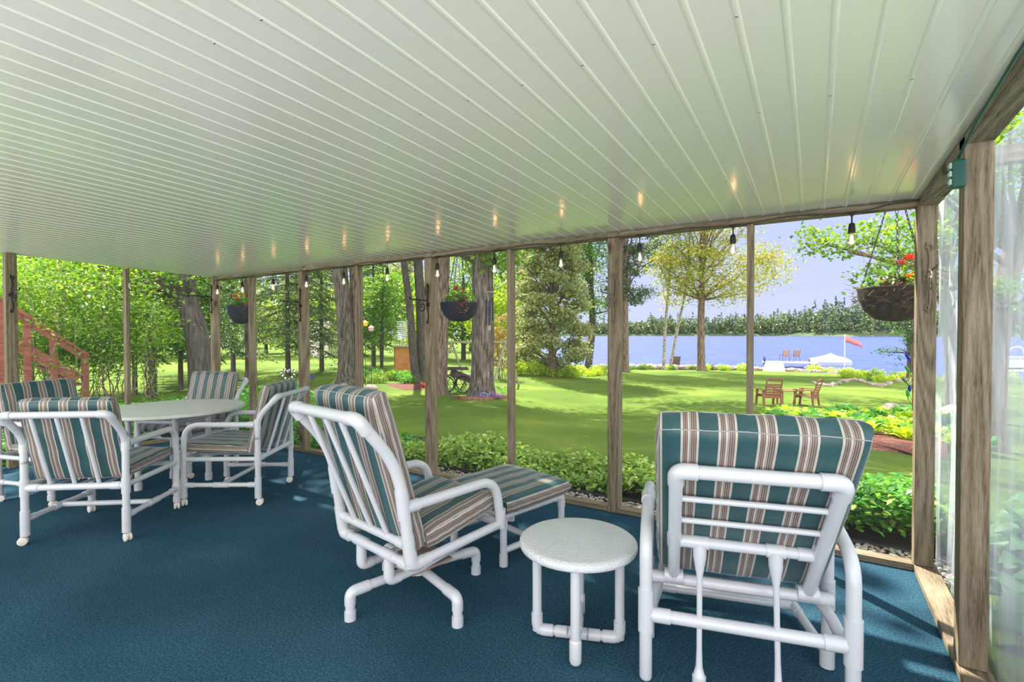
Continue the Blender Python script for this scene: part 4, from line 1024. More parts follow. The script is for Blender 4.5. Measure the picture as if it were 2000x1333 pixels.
# two-metre tall leaf test sizes: maple in the middle distance right of the lake
b = gp(1370, 38)
tree('slender maple with yellow-green leaves on the shore right of the birches', [b]+tp([(1369, 640, 38), (1371, 560, 38), (1372, 480, 38), (1374, 380, 38), (1376, 250, 38)]), .30, .10,
     [blob(1375, 510, 38, 3.4, 3, 2.6), blob(1330, 560, 38, 2.0, 2.0, 1.7), blob(1425, 565, 37, 2.3, 2.0, 1.5), blob(1490, 520, 37.5, 2.1, 2, 2.4), blob(1380, 400, 38, 5, 4, 4), blob(1300, 500, 38, 1.8, 2, 1.8)], LF['yellow'], 640, 34, .42, .20, BARKP, 26)
b = gp(1148, 38)
tree('tall tree with dark trunk at the end of the lawn right of the spruce', [b]+tp([(1157, 640, 38), (1154, 560, 38), (1152, 460, 38), (1150, 330, 38)]), .28, .12, [blob(1150, 540, 38, 2.2, 2, 2.6), blob(1165, 600, 37.5, 1.5, 1.4, 1.3), blob(1150, 470, 38, 2.6, 2.4, 2.6), blob(1145, 380, 38, 4, 4, 4)], LF['mid'], 460, 34, .38, .19, BARKD, 22)
for (x0, x1, y1, D, lab) in [(1296, 1306, 560, 39, 'thin upright birch by the lake left of the leaning birch'), (1308, 1340, 560, 39.5, 'thin birch leaning right beside the slender maple')]:
    b = gp(x0, D); xm = (x0+x1)/2
    tree(lab, [b]+tp([(x0*.45+x1*.55-2, 640, D), (x1, y1, D), (x1+6, 480, D), (x1+10, 380, D)]), .13, .06, [blob(x1+4, 500, D, 1.7, 1.6, 1.7), blob(x1, 430, D, 2.2, 2, 2.4)], LF['maple'], 90, 24, .35, .17, BIRCH, 12, flare=1.2)
b = gp(1222, 36)
tree('pine with a pinkish trunk right behind the post with the iron hook', [b]+tp([(1221, 620, 36), (1221, 540, 36), (1219, 440, 36), (1218, 300, 36)]), .26, .12, [blob(1235, 520, 36, 1.7, 1.6, .8), blob(1255, 580, 36, 1.5, 1.4, .7), blob(1250, 480, 36, 2.4, 2, .9), blob(1205, 560, 36, 1.4, 1.4, .9), blob(1225, 420, 36, 3, 3, 1.5)], LF['pine'], 150, 60, .30, .20, BARKP, 22, name='pine_tree')

def conifer(label, px, D, H, Rb, leaf, n=46, bark=BARKD, z0=.5, droop=.35, per=60, size=.16, name='spruce_tree', group=None, r=.2, data=None, loc=None, jit=(.75, 1.15)):
    b = gp(px, D) if loc is None else loc; t0 = thing(name, label, 'tree', b, 0, group)
    m = MB(); m.tube([(0, 0, -.2), (0, 0, H*.5), (0, 0, H)], r, 12, radii=[r*1.1, r*.6, .02]); m.build('trunk', bark, t0)
    C_ = []; D_ = []; m = MB()
    for k in range(n):
        q = (k+rnd.random())/n; z = z0+(H-z0)*q; L = Rb*(1-q)**.65*rnd.uniform(*jit)+.15; a = k*2.4+rnd.uniform(-.3, .3); d = np.array([math.cos(a), math.sin(a), 0])
        T = np.linspace(.15, 1, 7); pts = [np.array([0, 0, z])+d*L*t+np.array([0, 0, -droop*L*t*t]) for t in T]
        m.tube([(0, 0, z)]+[tuple(p) for p in pts], .03, 5, radii=[.035]+[.03*(1-t)+.006 for t in T])
        cnt = int(per*(.4+L/Rb)); t = rng.uniform(.15, 1.05, cnt); s = np.array([-d[1], d[0], 0]); lat = rng.normal(size=cnt)*.22*L*(1.1-t*.7)
        P = np.array([0, 0, z])+d[None]*(L*t)[:, None]+s[None]*lat[:, None]; P[:, 2] += -droop*L*t*t-np.abs(lat)*.3-rng.random(cnt)*.12
        C_.append(P); D_.append(d[None]*.6+s[None]*np.sign(lat)[:, None]*.7+np.array([[0, 0, -.5]])+np.zeros((cnt, 3)))
    m.build('branches', bark, t0); leafobj('needles', np.concatenate(C_), size, leaf, t0, .30, up=.6, dirs=np.concatenate(D_))
    return t0
bb_ = []
for k in range(34):
    q = k/34; py = 705-q*330; wv = (1-q*.55)*80; px = 1080+math.sin(k*2.4)*wv*.75
    bb_.append(blob(px, py, 30+math.cos(k*2.4)*1.4, .95*rnd.uniform(.7, 1.2), .9, .34*rnd.uniform(.8, 1.5)))
b = gp(1078, 30)
tree('large pale green spruce left of the lake view', [b]+tp([(1078, 640, 30), (1078, 540, 30), (1077, 440, 30), (1076, 330, 30)]), .22, .12, bb_, LF['spruce'], 850, 46, .28, .19, BARKP, 60, name='spruce_tree', bstart=.08, up=.3)
conifer('smaller pale spruce behind the big trunk beside the wind chime', 1025, 36, 16, 2.2, LF['spruce'], 70, BARKP, .8, .4, 230, .26, r=.2, jit=(.4, 1.25))
# hemlocks at the left centre
for i, (px, D, H, R_, lab) in enumerate([(562, 30, 16, 3.6, 'dark hemlock with a thin straight trunk left of the swivel chair post'), (628, 34, 16, 3.4, 'hemlock with layered boughs left of the twin trunks'), (455, 34, 15, 3.6, 'hemlock behind the far left hanging basket'), (352, 22, 11, 2.6, 'small dark hemlock left of the leaning tree'), (730, 40, 13, 3.4, 'broad hemlock behind the bird feeder')]):
    conifer(lab, px, D, H, R_, LF['hemlock'] if i != 3 else LF['dark'], 74, BARKD, 2.0, .30, 210, .26, r=.15 if i != 3 else .10, name='hemlock_tree')

for px, D, lab in [(60, 19, 'dark hemlock behind the red stair rail'), (165, 21, 'dark hemlock between the left edge post and the thin left stud'), (262, 20, 'dark hemlock right of the thin left stud')]:
    conifer(lab, px, D, 9, 2.1, LF['dark'], 50, BARKD, 1.6, .3, 110, .2, name='hemlock_tree', r=.09)
# big grey trunks
b = gp(940, 18.5)
tree('massive grey tree trunk rising from a ring of purple flowers', [b]+tp([(943, 690, 18.5), (943, 600, 18.5), (942, 500, 18.5), (940, 380, 18.5), (935, 200, 18.5)]), .44, .34,
     [blob(985, 500, 18.2, .8, .9, .8), (-12, 8.2, 8.6, 4.2, 2.2, 1.2), (-7.2, 8.1, 8.8, 1.9, 1.4, .8), (-9.6, 10.4, 8.6, 4.6, 3.6, 1.6), (-11, 15, 9.5, 5, 4, 2.2), (-6.6, 14.5, 9, 3.6, 3.0, 1.4), (-13.5, 11, 8.5, 3.4, 3, 1.6)], LF['maple'], 1500, 28, .42, .20, BARK, 24, flare=1.35)
b = gp(858, 19.5)
tree('grey trunk right behind the post left of the middle basket', [b]+tp([(860, 690, 19.5), (862, 600, 19.5), (866, 500, 19.5), (872, 380, 19.5), (880, 200, 19.5)]), .30, .22, [(-15.5, 15, 9.5, 4.5, 4, 2.2), (-10.2, 19.5, 10, 4, 3, 1.6)], LF['maple'], 650, 26, .45, .2, BARKP, 12, flare=1.3)
b = gp(676, 24)
tree('left one of the twin grey trunks standing close together', [b]+tp([(676, 680, 24), (671, 600, 24), (664, 530, 24), (656, 420, 24), (640, 200, 24)]), .40, .28, [blob(650, 120, 24, 5, 5, 3)], LF['maple'], 160, 26, .5, .24, BARK, 14, flare=1.7)
b = gp(699, 24.6)
tree('right one of the twin trunks with pinkish lit bark', [b]+tp([(696, 680, 24.5), (694, 600, 24.5), (692, 530, 24.5), (690, 420, 24.5), (700, 200, 24.5)]), .26, .20, [blob(715, 130, 24.5, 4, 4, 3)], LF['maple'], 120, 26, .5, .24, BARKP, 12, flare=1.6)
b = gp(812, 26)
tree('slim dark trunk leaning left behind the orange shed', [b]+tp([(806, 680, 26), (800, 600, 26), (790, 520, 26), (778, 420, 26)]), .22, .15, [blob(770, 330, 26, 2.5, 2.5, 2)], LF['dark'], 80, 26, .45, .22, BARKD, 14)
b = gp(826, 26.5)
tree('dark trunk touching the iron bracket post on its left', [b]+tp([(824, 680, 26.5), (822, 600, 26.5), (817, 520, 26.5), (812, 420, 26.5)]), .30, .22, [blob(815, 330, 26, 2.5, 2.5, 2)], LF['dark'], 80, 26, .45, .22, BARKD, 14)
b = gp(745, 34)
tree('bright green young tree between the twin trunks and the shed', [b]+tp([(746, 640, 34), (748, 560, 34), (748, 520, 34)]), .12, .06, [blob(745, 600, 34, 2.0, 1.8, 1.6), blob(765, 560, 34, 2.2, 2, 1.3), blob(735, 640, 34, 1.6, 1.5, 1.2)], LF['mid'], 120, 36, .34, .22, BARKD, 14, flare=1)
b = gp(489, 24)
tree('straight grey trunk partly hidden by the left hanging basket', [b]+tp([(488, 640, 24), (487, 560, 24), (486, 460, 24)]), .24, .20, [blob(486, 400, 24, 3, 3, 2)], LF['maple'], 90, 26, .5, .24, BARK, 8)
b = gp(392, 13)
tree('leaning dark tree with a bulging trunk outside the left wall', [b]+tp([(390, 700, 13), (381, 640, 13), (366, 590, 13), (360, 550, 13), (335, 500, 13), (290, 420, 13)]), .30, .22,
     [blob(300, 560, 12.5, 1.6, 1.5, .8), blob(340, 500, 13.5, 2.4, 2, 1.0), blob(420, 480, 14, 1.4, 1.4, .7), blob(330, 640, 14, 1.2, 1.2, .7), blob(180, 520, 13, 2.2, 2, 1.2)], LF['maple'], 190, 32, .28, .13, BARKD, 20, flare=1.2)
b = gp(300, 15)
tree('forked limb tree behind the thin stud at the left', [b]+tp([(290, 640, 15), (262, 570, 15), (228, 520, 15), (200, 470, 15)]), .10, .08, [blob(250, 560, 15, 2.2, 2, 1.3), blob(160, 560, 15, 2.2, 2, 1.4), blob(60, 550, 15, 2.4, 2, 1.6)], LF['maple'], 220, 34, .3, .14, BARKD, 22)

# shrubs right outside the left wall: bright understorey
def shrub(label, px, py, D, w_, h_, leaf, ncl, per, size, spread=.25, stems=9, name='leafy_shrub', group=None):
    b = gp(px, D); c = atD(px, py, D); t0 = thing(name, label, 'shrub', b, 0, group)
    L, cl = clumped([(c[0]-b[0], c[1]-b[1], c[2]-b[2], w_, w_*.8, h_)], ncl, per, spread)
    L = L[L[:, 2] > .05]; leafobj('foliage', L, size, leaf, t0, .5, up=.6)
    m = MB()
    for i in rng.integers(0, len(cl), stems): limb(m, (rnd.uniform(-.2, .2), rnd.uniform(-.2, .2), -.05), cl[i], .018, .005, .25, seg=6)
    m.build('stems', BARKP, t0)
for a in [('bright understorey shrub right of the left edge post', 110, 590, 10.5, 1.5, 1.3, 'maple'), ('yellow-green shrub behind the red wooden stair rail', 60, 640, 12.5, 1.6, 1.2, 'maple'), ('leafy shrub behind the thin left stud', 225, 620, 11, 1.4, 1.3, 'maple'), ('thin-stemmed green shrub left of the leaning tree', 285, 640, 16.5, 1.0, 1.1, 'mid'), ('low green shrub between the left edge post and the stair rail', 150, 680, 11, 1.2, .7, 'mid'), ('shrub in the corner behind the far left corner post', 405, 600, 16, 1.2, 1.3, 'dark'), ('green shrub at the far left edge', 0, 600, 11, 1.2, 1.6, 'maple'), ('shrub with pale leaves high behind the left edge post', 40, 540, 13, 1.8, 1.0, 'mid')]:
    shrub(a[0], a[1], a[2], a[3], a[4], a[5], LF[a[6]], 85, 32, .105)
# thin saplings
for i, (px, y1) in enumerate([(95, 560), (165, 620), (200, 560), (275, 610), (305, 590), (180, 600), (240, 650)]):
    b = gp(px, 9.6+i*.3); t0 = thing('sapling', 'thin bare-stemmed sapling outside the left wall', 'sapling', b, 0, 'thin saplings outside the left wall')
    tpv = atD(px+[14, -16, 10, 18, -12, 22, 8][i], y1, 9.6+i*.3); m = MB(); q = (tpv[0]-b[0], tpv[1]-b[1], tpv[2]-b[2]); limb(m, (0, 0, 0), q, .012, .004, .2, 8, 6); m.build('stem', BARKP, t0)
    C_ = np.array([np.array(q)*rng.uniform(.3, 1.05)+rng.normal(size=3)*.14 for _ in range(220)]); leafobj('leaves', C_, .09, LF['maple'], t0, .35)

# trees on the right, seen through the sheeting and over the right bay
b = gp(1868, 15)
tree('tree seen through the gap between the two right posts', [b]+tp([(1862, 700, 15), (1850, 600, 15), (1842, 480, 15), (1835, 380, 15), (1825, 250, 15)]), .23, .16,
     [blob(1810, 470, 9.0, .5, .5, .35), blob(1860, 420, 13, 1.8, 1.6, 1.2), blob(1900, 560, 14.5, 1.0, 1, .8)], LF['mid'], 90, 34, .26, .13, BARKP, 12)
b = gp(1940, 9.5)
tree('leaning pale trunk forking behind the plastic sheeting', [b]+tp([(1945, 690, 9.5), (1962, 570, 9.5), (1985, 480, 9.5), (2020, 380, 9.4), (2080, 200, 9.3)]), .20, .15,
     [blob(1600, 487, 8.2, .42, .5, .16), blob(1680, 480, 7.8, .55, .5, .22), blob(1700, 530, 7.6, .36, .4, .20), blob(1760, 500, 7.4, .45, .4, .35), blob(1740, 450, 7.4, .6, .5, .25), blob(1620, 455, 8.2, .4, .4, .14), blob(1990, 560, 8.6, .7, .6, .5), blob(1990, 300, 8.5, 1.5, 1.4, .9), blob(1870, 300, 8.3, 1.4, 1.2, .7), blob(2080, 640, 10, 1.0, 1, .7)], LF['maple'], 230, 36, .12, .085, BARKP, 26)
# unseen tree added to shade the middle of the lawn, foliage above the picture
tree('tall tree added out of view to shade the lawn, crown above the picture', [gp(1795, 24)]+tp([(1796, 600, 24), (1797, 450, 24), (1796, 150, 24)]), .2, .14, [(-9, 23.5, 8.8, 4, 2.6, 1.3), (-3, 22, 8.8, 3, 2, 1.2), (-3.5, 28, 8.8, 3.6, 2.4, 1.3)], LF['maple'], 230, 26, .42, .24, BARKD, 6, bstart=.97)

# dark leafy twig left of the blue bottle
b = gp(1779, 30)
tree('small dark-leaved tree at the shore behind the right corner post', [b]+tp([(1778, 690, 30), (1776, 640, 30), (1778, 610, 30)]), .20, .14, [blob(1735, 684, 30, .9, .7, .25), blob(1752, 702, 30, .3, .3, .3), blob(1765, 660, 30, .9, .8, .5), blob(1790, 620, 30, 1.6, 1.4, .8)], LF['dark'], 60, 22, .2, .15, BARKD, 14)

# woodland behind the left lawn: shared crowns
protos = []
def woodtree(i, leaf, H, R_):
    t0 = thing('woodland_tree', 'tree in the sunlit woodland behind the left lawn', 'tree', (0, 0, 0), 0, 'woodland trees behind the left lawn')
    m = MB(); m.tube([(0, 0, -.3), (.1, 0, H*.4), (0, .1, H*.9)], .22, 10, radii=[.28, .2, .05]); m.build('trunk', BARKD, t0)
    L, cl = clumped([(0, 0, H*.62, R_, R_, H*.36), (R_*.4, 0, H*.4, R_*.8, R_*.8, H*.28), (-R_*.3, R_*.3, H*.28, R_*.8, R_*.8, H*.24)], 170, 26, .6)
    leafobj('foliage', L, .42, leaf, t0, .62, up=.45)
    m = MB()
    for k in rng.integers(0, len(cl), 12): limb(m, (0, 0, cl[k][2]*.6), cl[k], .09, .02, .2, seg=6)
    m.build('branches', BARKD, t0); return t0
protos = [woodtree(0, LF['maple'], 14, 4.0), woodtree(1, LF['mid'], 12, 3.6), woodtree(2, LF['lime'], 10, 3.4), woodtree(3, LF['spruce'], 15, 3.4)]
spots = []
for px, D in [(-140, 46), (-60, 52), (20, 48), (80, 58), (130, 50), (190, 60), (240, 52), (300, 62), (350, 55), (410, 64), (460, 58), (520, 66), (580, 60), (640, 70), (690, 62), (745, 56), (800, 60), (850, 52), (905, 50), (965, 46), (1005, 50), (-100, 70), (60, 80), (220, 84), (380, 86), (500, 90), (620, 92), (740, 86), (840, 78), (920, 72), (-220, 60), (985, 62)]:
    spots.append(gp(px, D))
for i, s in enumerate(spots):
    o = protos[i] if i < 4 else copy_tree(protos[[0, 2, 1, 0, 3, 2][i % 6]])
    o.location = s; o.rotation_euler = (0, 0, rnd.uniform(0, 6)); k = rnd.uniform(.8, 1.15); o.scale = (k, k, k)

# far shore: hill of forest, nobody could count its trees
def farforest():
    C_ = []; Cp = []; m = MB()
    azs = np.radians(np.arange(-34, 40, .17)); base = []
    for a in azs:
        px_ = math.degrees(a); 
        for row in range(2):
            s = 600+row*30+rnd.uniform(-8, 8)
            deg = px_
            # a wooded point stands taller towards the right
            bump_ = math.exp(-((deg-2.5)/4.2)**2)*13 if deg < 12 else 6
            near = 90*math.exp(-((deg-3)/5.0)**2) if deg < 14 else 60
            s -= near
            h = rnd.uniform(13, 23)*(1.0 if deg > -16 else .8)+bump_*.7+row*3
            x, y = s*math.sin(a), s*math.cos(a); pine = rnd.random() < (.35 if deg > -12 else .1)
            if pine:
                h *= 1.15; k = 70; q = rng.random(k); r = 2.4*(1-q)+.3; th = rng.uniform(0, 6.28, k)
                Cp.append(np.stack([x+r*np.cos(th), y+r*np.sin(th), -1.5+h*(.1+.9*q)], 1))
            else:
                k = 80; P = in_ell(k, (x, y, -1.5+h*.5), (3.4, 3.4, h*.5), .5); C_.append(P)
            base.append((x, y))
    tag(leafobj('far_forest', np.concatenate(C_), 2.4, LF['far'], None, .8, up=.3), 'haze-coloured leafy forest along the far shore of the lake', 'forest', kind='stuff')
    tag(leafobj('far_pines', np.concatenate(Cp), 2.0, LF['farpine'], None, .7, up=.2), 'dark pines rising among the leafy trees of the far shore', 'forest', kind='stuff')
    vs = []; fs = []
    for i, a in enumerate(azs):
        deg = math.degrees(a); near = 90*math.exp(-((deg-3)/5.0)**2) if deg < 14 else 60
        hh = 5.5+math.exp(-((deg-2.5)/4.2)**2)*8
        for s, z in ((588-near, -2.1), (594-near, .2), (625-near, hh), (760, 2)): vs.append((s*math.sin(a), s*math.cos(a), z))
    for i in range(len(azs)-1):
        for j in range(3): fs.append((i*4+j, (i+1)*4+j, (i+1)*4+j+1, i*4+j+1))
    m.add(vs, fs); tag(m.build('far_shore', noisy('far_ground', [(.3, (.05, .08, .05)), (.7, (.12, .17, .08))], .1, 1)), 'low wooded bank across the lake', 'shore', kind='structure')
farforest()

# ------------------------------------------------------------------ shoreline stones, plants, dock
STONE = noisy('shore_stone', [(.3, (.17, .13, .12)), (.55, (.40, .31, .29)), (.75, (.58, .47, .44))], 3, .9, bump=.6)
def rock(loc, r, label, group=None, mat=STONE, name='rock', sq=.6):
    m = MB(); m.ell((0, 0, 0), (r, r*rnd.uniform(.7, 1), r*sq), 12, 8, None, .10); o = m.build(name, mat); o.location = loc; o.rotation_euler = (rnd.uniform(-.2, .2), rnd.uniform(-.2, .2), rnd.uniform(0, 6)); return tag(o, label, 'rock', group)
def hit(x, y, s0=5.0):
    d = ray(x, y); s = s0
    while s < 70:
        P = CAM+d*s
        if P[2] < gz(P[0], P[1]): break
        s += .05
    return P
for i in range(210):
    x = 1170+i*3.1+rnd.uniform(-3, 3)
    if 1495 < x < 1535: continue
    D = 41.0+rnd.uniform(-1.2, 1.8)
    if x > 1560: D = 40+rnd.uniform(0, 5)
    p = gp(x, D); rock((p[0], p[1], p[2]+.14), rnd.uniform(.22, .48), 'rounded stone in the wall of stones along the shore', 'stones along the shore')
for i in range(26):
    x = 1590+i*8+rnd.uniform(-3, 3); y = 749+6*math.sin(i*.5); P = hit(x, y, 12); rock((P[0], P[1], P[2]+.03), rnd.uniform(.12, .25), 'small stone edging the bright perennial bed', 'edging stones of the perennial bed')
for x, y, r, lab in [(1740, 801, .33, 'left of two flat grey rocks behind the hosta bed'), (1766, 801, .26, 'right of two flat grey rocks behind the hosta bed'), (1868, 822, .62, 'big grey boulder seen between the two right posts')]:
    P = hit(x, y); rock((P[0], P[1], P[2]+r*.1), r, lab)
for x, y, r, lab in [(673, 754, .2, 'pale stone at the foot of the left twin trunk'), (682, 752, .18, 'pale stone at the foot of the right twin trunk'), (725, 762, .34, 'long pale stone right of the thin stud by the twin trunks'), (1180, 716, .3, 'brown stone at the lawn edge right of the dark-trunked tree')]:
    P = hit(x, y); rock((P[0], P[1], P[2]+r*.1), r, lab)
# shoreline perennials: bright bushes
BD = []
for k in range(3):
    C_ = in_ell(420, (0, 0, .28), (.55, .55, .38), .4); C_ = C_[C_[:, 2] > 0]; BD.append(C_)
bdata = [leafobj('perennial_bush', c, .15, LF[l], None, .4, up=.5, link=False).data for c, l in zip(BD, ('lime', 'maple', 'fern'))]
def bush(p, s, k, label, group):
    o = bpy.data.objects.new('perennial_bush', bdata[k]); COL.objects.link(o); o.location = (p[0], p[1], p[2]-.03); o.scale = (s, s, s*rnd.uniform(.8, 1.2)); o.rotation_euler = (0, 0, rnd.uniform(0, 6)); tag(o, label, 'bush', group)
for i in range(22):
    x = 1175+rnd.random()*300; D = 39.0+rnd.random()*1.5; bush(gp(x, D), rnd.uniform(.5, .9), rnd.choice([0, 1, 2, 1]), 'low green bush along the shore left of the thin stud', 'bushes along the left shore')
for i in range(75):
    x = 1600+rnd.random()*400; y = 722+rnd.random()*27-(8 if x < 1650 else 0); P = hit(x, y, 12); bush(P, rnd.uniform(.55, 1.0), rnd.choice([0, 0, 1, 0]), 'bright yellow-green plant in the perennial bed by the lake', 'plants of the perennial bed')
for i in range(8): 
    bush(gp(1590+i*9, 42), rnd.uniform(.9, 1.4), 0, 'yellow-green shore bush in front of the covered boat', 'bushes before the covered boat')
for i in range(34):
    x = 995+rnd.random()*180; D = 29+rnd.random()*6; bush(gp(x, D), rnd.uniform(.7, 1.2), 0, 'bright lime-green plant along the lawn below the pale spruce', 'plants below the spruce')
for i in range(26):
    x = 700+rnd.random()*140; D = 24+rnd.random()*5; bush(gp(x, D), rnd.uniform(.5, .9), rnd.choice([1, 2]), 'low green plant around the slim leaning trees', 'plants around the slim trees')
for i in range(15):
    x = 430+rnd.random()*170; D = 15+rnd.random()*4; bush(gp(x, D), rnd.uniform(.8, 1.3), 2, 'low green fern-like bush at the left edge of the lawn', 'bushes left of the lawn')
# brick ring, flowers and fern round the big trunk
BRICK = noisy('brick', [(.3, (.16, .06, .05)), (.7, (.36, .17, .13))], 12, .9, bump=.4)
cb = gp(940, 18.5)
for i in range(15):
    a = -PI*.02-i*PI*.07+YAW*-1*0; a = math.atan2(-cb[1], -cb[0])+(-.5+i/14)*2.6
    x, y = cb[0]+1.05*math.cos(a), cb[1]+1.05*math.sin(a)
    m = MB(); m.box((0, 0, 0), (.11, .19, .13)); o = m.build('brick', BRICK, bev=.012); o.location = (x, y, gz(x, y)+.04); o.rotation_euler = (0, 0, a); tag(o, 'reddish edging brick in the ring around the massive trunk', 'brick', 'bricks around the massive trunk')
def flowerpatch(px, py, D, w_, mat, label, n=130, size=.07, name='flower_clump'):
    p = gp(px, D); t0 = thing(name, label, 'flowers', p)
    C_ = in_ell(n, (0, 0, .10), (w_, w_*.7, .13), .2); C_ = C_[C_[:, 2] > .01]; leafobj('leaves', C_*np.array([1, 1, .7]), size, LF['fern'], t0, .5)
    C_ = in_ell(n, (0, 0, .15), (w_, w_*.7, .12), .5); C_ = C_[C_[:, 2] > .06]; leafobj('blossoms', C_, size*.8, mat, t0, .9)
LAV = leafmat('lavender_petal', (.30, .24, .62), (.42, .34, .75), None, .2); MAG = leafmat('magenta_petal', (.40, .08, .55), (.60, .15, .75), None, .2); REDP = leafmat('red_petal', (.5, .05, .04), (.7, .12, .08), None, .2)
flowerpatch(945, 0, 17.7, .25, LAV, 'lavender-blue flower clump at the foot of the massive trunk')
flowerpatch(969, 0, 17.6, .25, MAG, 'magenta flower clump at the right foot of the massive trunk')
flowerpatch(827, 0, 22, .14, REDP, 'small red flowers beside the post with the iron bracket')
flowerpatch(1628, 0, 40, .3, leafmat('pink_petal', (.6, .25, .25), (.8, .4, .4), None, .2), 'pinkish shore flowers among the stones right of the dock')
P = gp(893, 17.6); o = bpy.data.objects.new('fern', fd[0]); COL.objects.link(o); o.location = P; o.scale = (.75,)*3; tag(o, 'bright green fern at the left foot of the massive trunk', 'fern')
P = gp(985, 17.9); o = bpy.data.objects.new('fern', fd[1]); COL.objects.link(o); o.location = P; o.scale = (.8,)*3; tag(o, 'spiky green plant at the right foot of the massive trunk', 'plant')
# purple foliage shrub near trunk and orange bush behind
shrub('reddish-orange shrub between the massive trunk and the thin stud', 977, 672, 27, .55, 1.6, leafmat('rusty_leaf', (.25, .20, .04), (.42, .24, .06), (.30, .36, .06), .4), 60, 26, .14)
shrub('green shrub on the lawn edge beside the thin stud at the shrub border', 1000, 690, 31, .9, .7, LF['mid'], 40, 26, .15)

# lawn chairs with a shared table
REDW = noisy('red_brown_wood', [(.3, (.16, .06, .035)), (.7, (.34, .15, .09))], 8, .6, stretch=(1, 1, 6), bump=.2)
def lawnchair(px, py, D, rz, label):
    p = gp(px, D); t0 = thing('lawn_chair', label, 'chair', p, rz, 'wooden lawn chairs')
    W_ = .30
    for s in (-1, 1):
        m = MB(); m.beam((s*W_, -.28, 0), (s*W_, -.22, .55), .05, .07, (1, 0, 0)); m.build('leg', REDW, t0)
        m = MB(); m.beam((s*W_, .36, 0), (s*W_, .26, .56), .05, .07, (1, 0, 0)); m.build('leg', REDW, t0)
        m = MB(); m.box((s*(W_+.01), .03, .58), (.10, .66, .03)); m.build('armrest', REDW, t0)
    m = MB(); m.box((0, .30, .33), (.6, .03, .09)); m.box((0, -.24, .33), (.6, .03, .09))
    for k in range(6): m.box((0, .28-k*.095, .385-k*.008), (.58, .08, .022))
    m.build('seat', REDW, t0)
    for s in (-1, 1):
        m = MB(); m.beam((s*.26, -.22, .34), (s*.26, -.40, .90), .045, .03, (0, 1, 0)); m.build('back_post', REDW, t0)
    for k in range(5):
        f = .12+k*.15; y = -.22-.18*f*1.05; z = .34+.56*f*1.05; m = MB(); m.beam((-.27, y, z), (.27, y, z), .02, .06, (0, -.3, 1)); m.build('slat', REDW, t0)
    m = MB(); pts = [(-.29, 0), (.29, 0), (.29, .04), (.2, .075), (0, .09), (-.2, .075), (-.29, .04)]
    n = len(pts); th = .03; tl = -.32
    vs = [(x, -.40+z*tl-th/2, .90+z) for x, z in pts]+[(x, -.40+z*tl+th/2, .90+z) for x, z in pts]
    m.add(vs, [tuple(range(n)), tuple(range(2*n-1, n-1, -1))]+[(i, n+i, n+(i+1) % n, (i+1) % n) for i in range(n)], smooth=False); m.build('top_rail', REDW, t0)
    return t0
lawnchair(1503, 0, 17.6, -.05+YAW*-1, 'left wooden slatted lawn chair facing the lake, seen from behind')
lawnchair(1578, 0, 17.5, .62+YAW*-1*1.2, 'right wooden slatted lawn chair turned towards the other one')
p = gp(1541, 17.9); t0 = thing('lawn_table', 'low wooden table between the two lawn chairs', 'table', p, .55)
m = MB()
for k in range(5): m.box((0, -.2+k*.1, .50), (.85, .09, .025))
m.build('tabletop', REDW, t0)
for sx in (-1, 1):
    for sy in (-1, 1):
        m = MB(); m.box((sx*.32, sy*.17, .245), (.05, .05, .49)); m.build('leg', REDW, t0)

# dock, dock chairs, flag, boat
DOCK = plain('pale_dock', (.62, .58, .60), .7)
def up_dock():
    a = gp(1512, 41); dk = thing('dock', 'pale dock running into the lake from the stone shore', 'dock', (a[0], a[1], -1.42), math.atan2(a[1], a[0])-PI/2)
    m = MB()
    for k in range(40): m.box((0, k*.22-1, 0), (1.5, .2, .05))
    m.build('deck', DOCK, dk)
    m = MB(); m.box((1.3, 7.9, 0), (4.6, 2.4, .06)); m.build('end_platform', DOCK, dk)
    for x, y in ((-.75, 3), (.75, 3), (-.9, 8.8), (3.5, 8.8), (3.5, 7), (-.75, 6.8)):
        m = MB(); m.tube([(x, y, -1.5), (x, y, .5 if x < 0 else .02)], .035, 8); m.build('pile', plain('pile_grey', (.2, .18, .2), .8) if False else IRON, dk)
    m = MB()
    for k in range(6): m.box((0, -1.35-k*.33, -.04-k*.07), (1.6, .32, .08))
    m.build('steps', DOCK, dk)
up_dock()
TAN = plain('tan_sling', (.34, .22, .17), .8)
def dockchair(px, D, z, label, mat=TAN, rzo=0, grp='tan chairs on the dock'):
    p = atD(px, 680, D); t0 = thing('sling_chair', label, 'chair', (p[0], p[1], z), -YAW+rzo, grp)
    m = MB(); m.beam((0, -.2, .40), (0, -.42, 1.08), .56, .03, (0, 1, .3)); m.build('backrest', mat, t0)
    m = MB(); m.beam((0, -.2, .40), (0, .3, .44), .56, .03); m.build('seat', mat, t0)
    for s in (-1, 1):
        m = MB(); m.tube(fillet([(s*.3, -.35, 0), (s*.3, -.15, .62), (s*.3, .25, .62), (s*.3, .38, 0)], .08), .016, 8); m.tube([(s*.29, -.2, .4), (s*.29, -.43, 1.1)], .016, 8); m.build('side_frame', plain('brown_frame', (.12, .08, .07), .5) if False else IRON, t0)
dockchair(1532, 49.5, -1.385, 'left tan sling chair on the dock')
dockchair(1553, 49.5, -1.385, 'right tan sling chair on the dock')
dockchair(1319, 41.5, gp(1319, 41.5)[2], 'dark chair on the shore below the leaning birch', plain('dark_sling', (.12, .10, .10), .8), 0, None)
pf = gp(1650, 43); fp = thing('flagpole', 'thin white flagpole with a red pennant by the lake', 'flagpole', pf)
m = MB(); m.tube([(0, 0, 0), (0, 0, 3.75)], .035, 10); m.ell((0, 0, 3.78), (.06, .06, .06)); m.build('pole', plain('white_pole', (.8, .8, .82), .4), fp)
m = MB(); vs = []; nx = 12
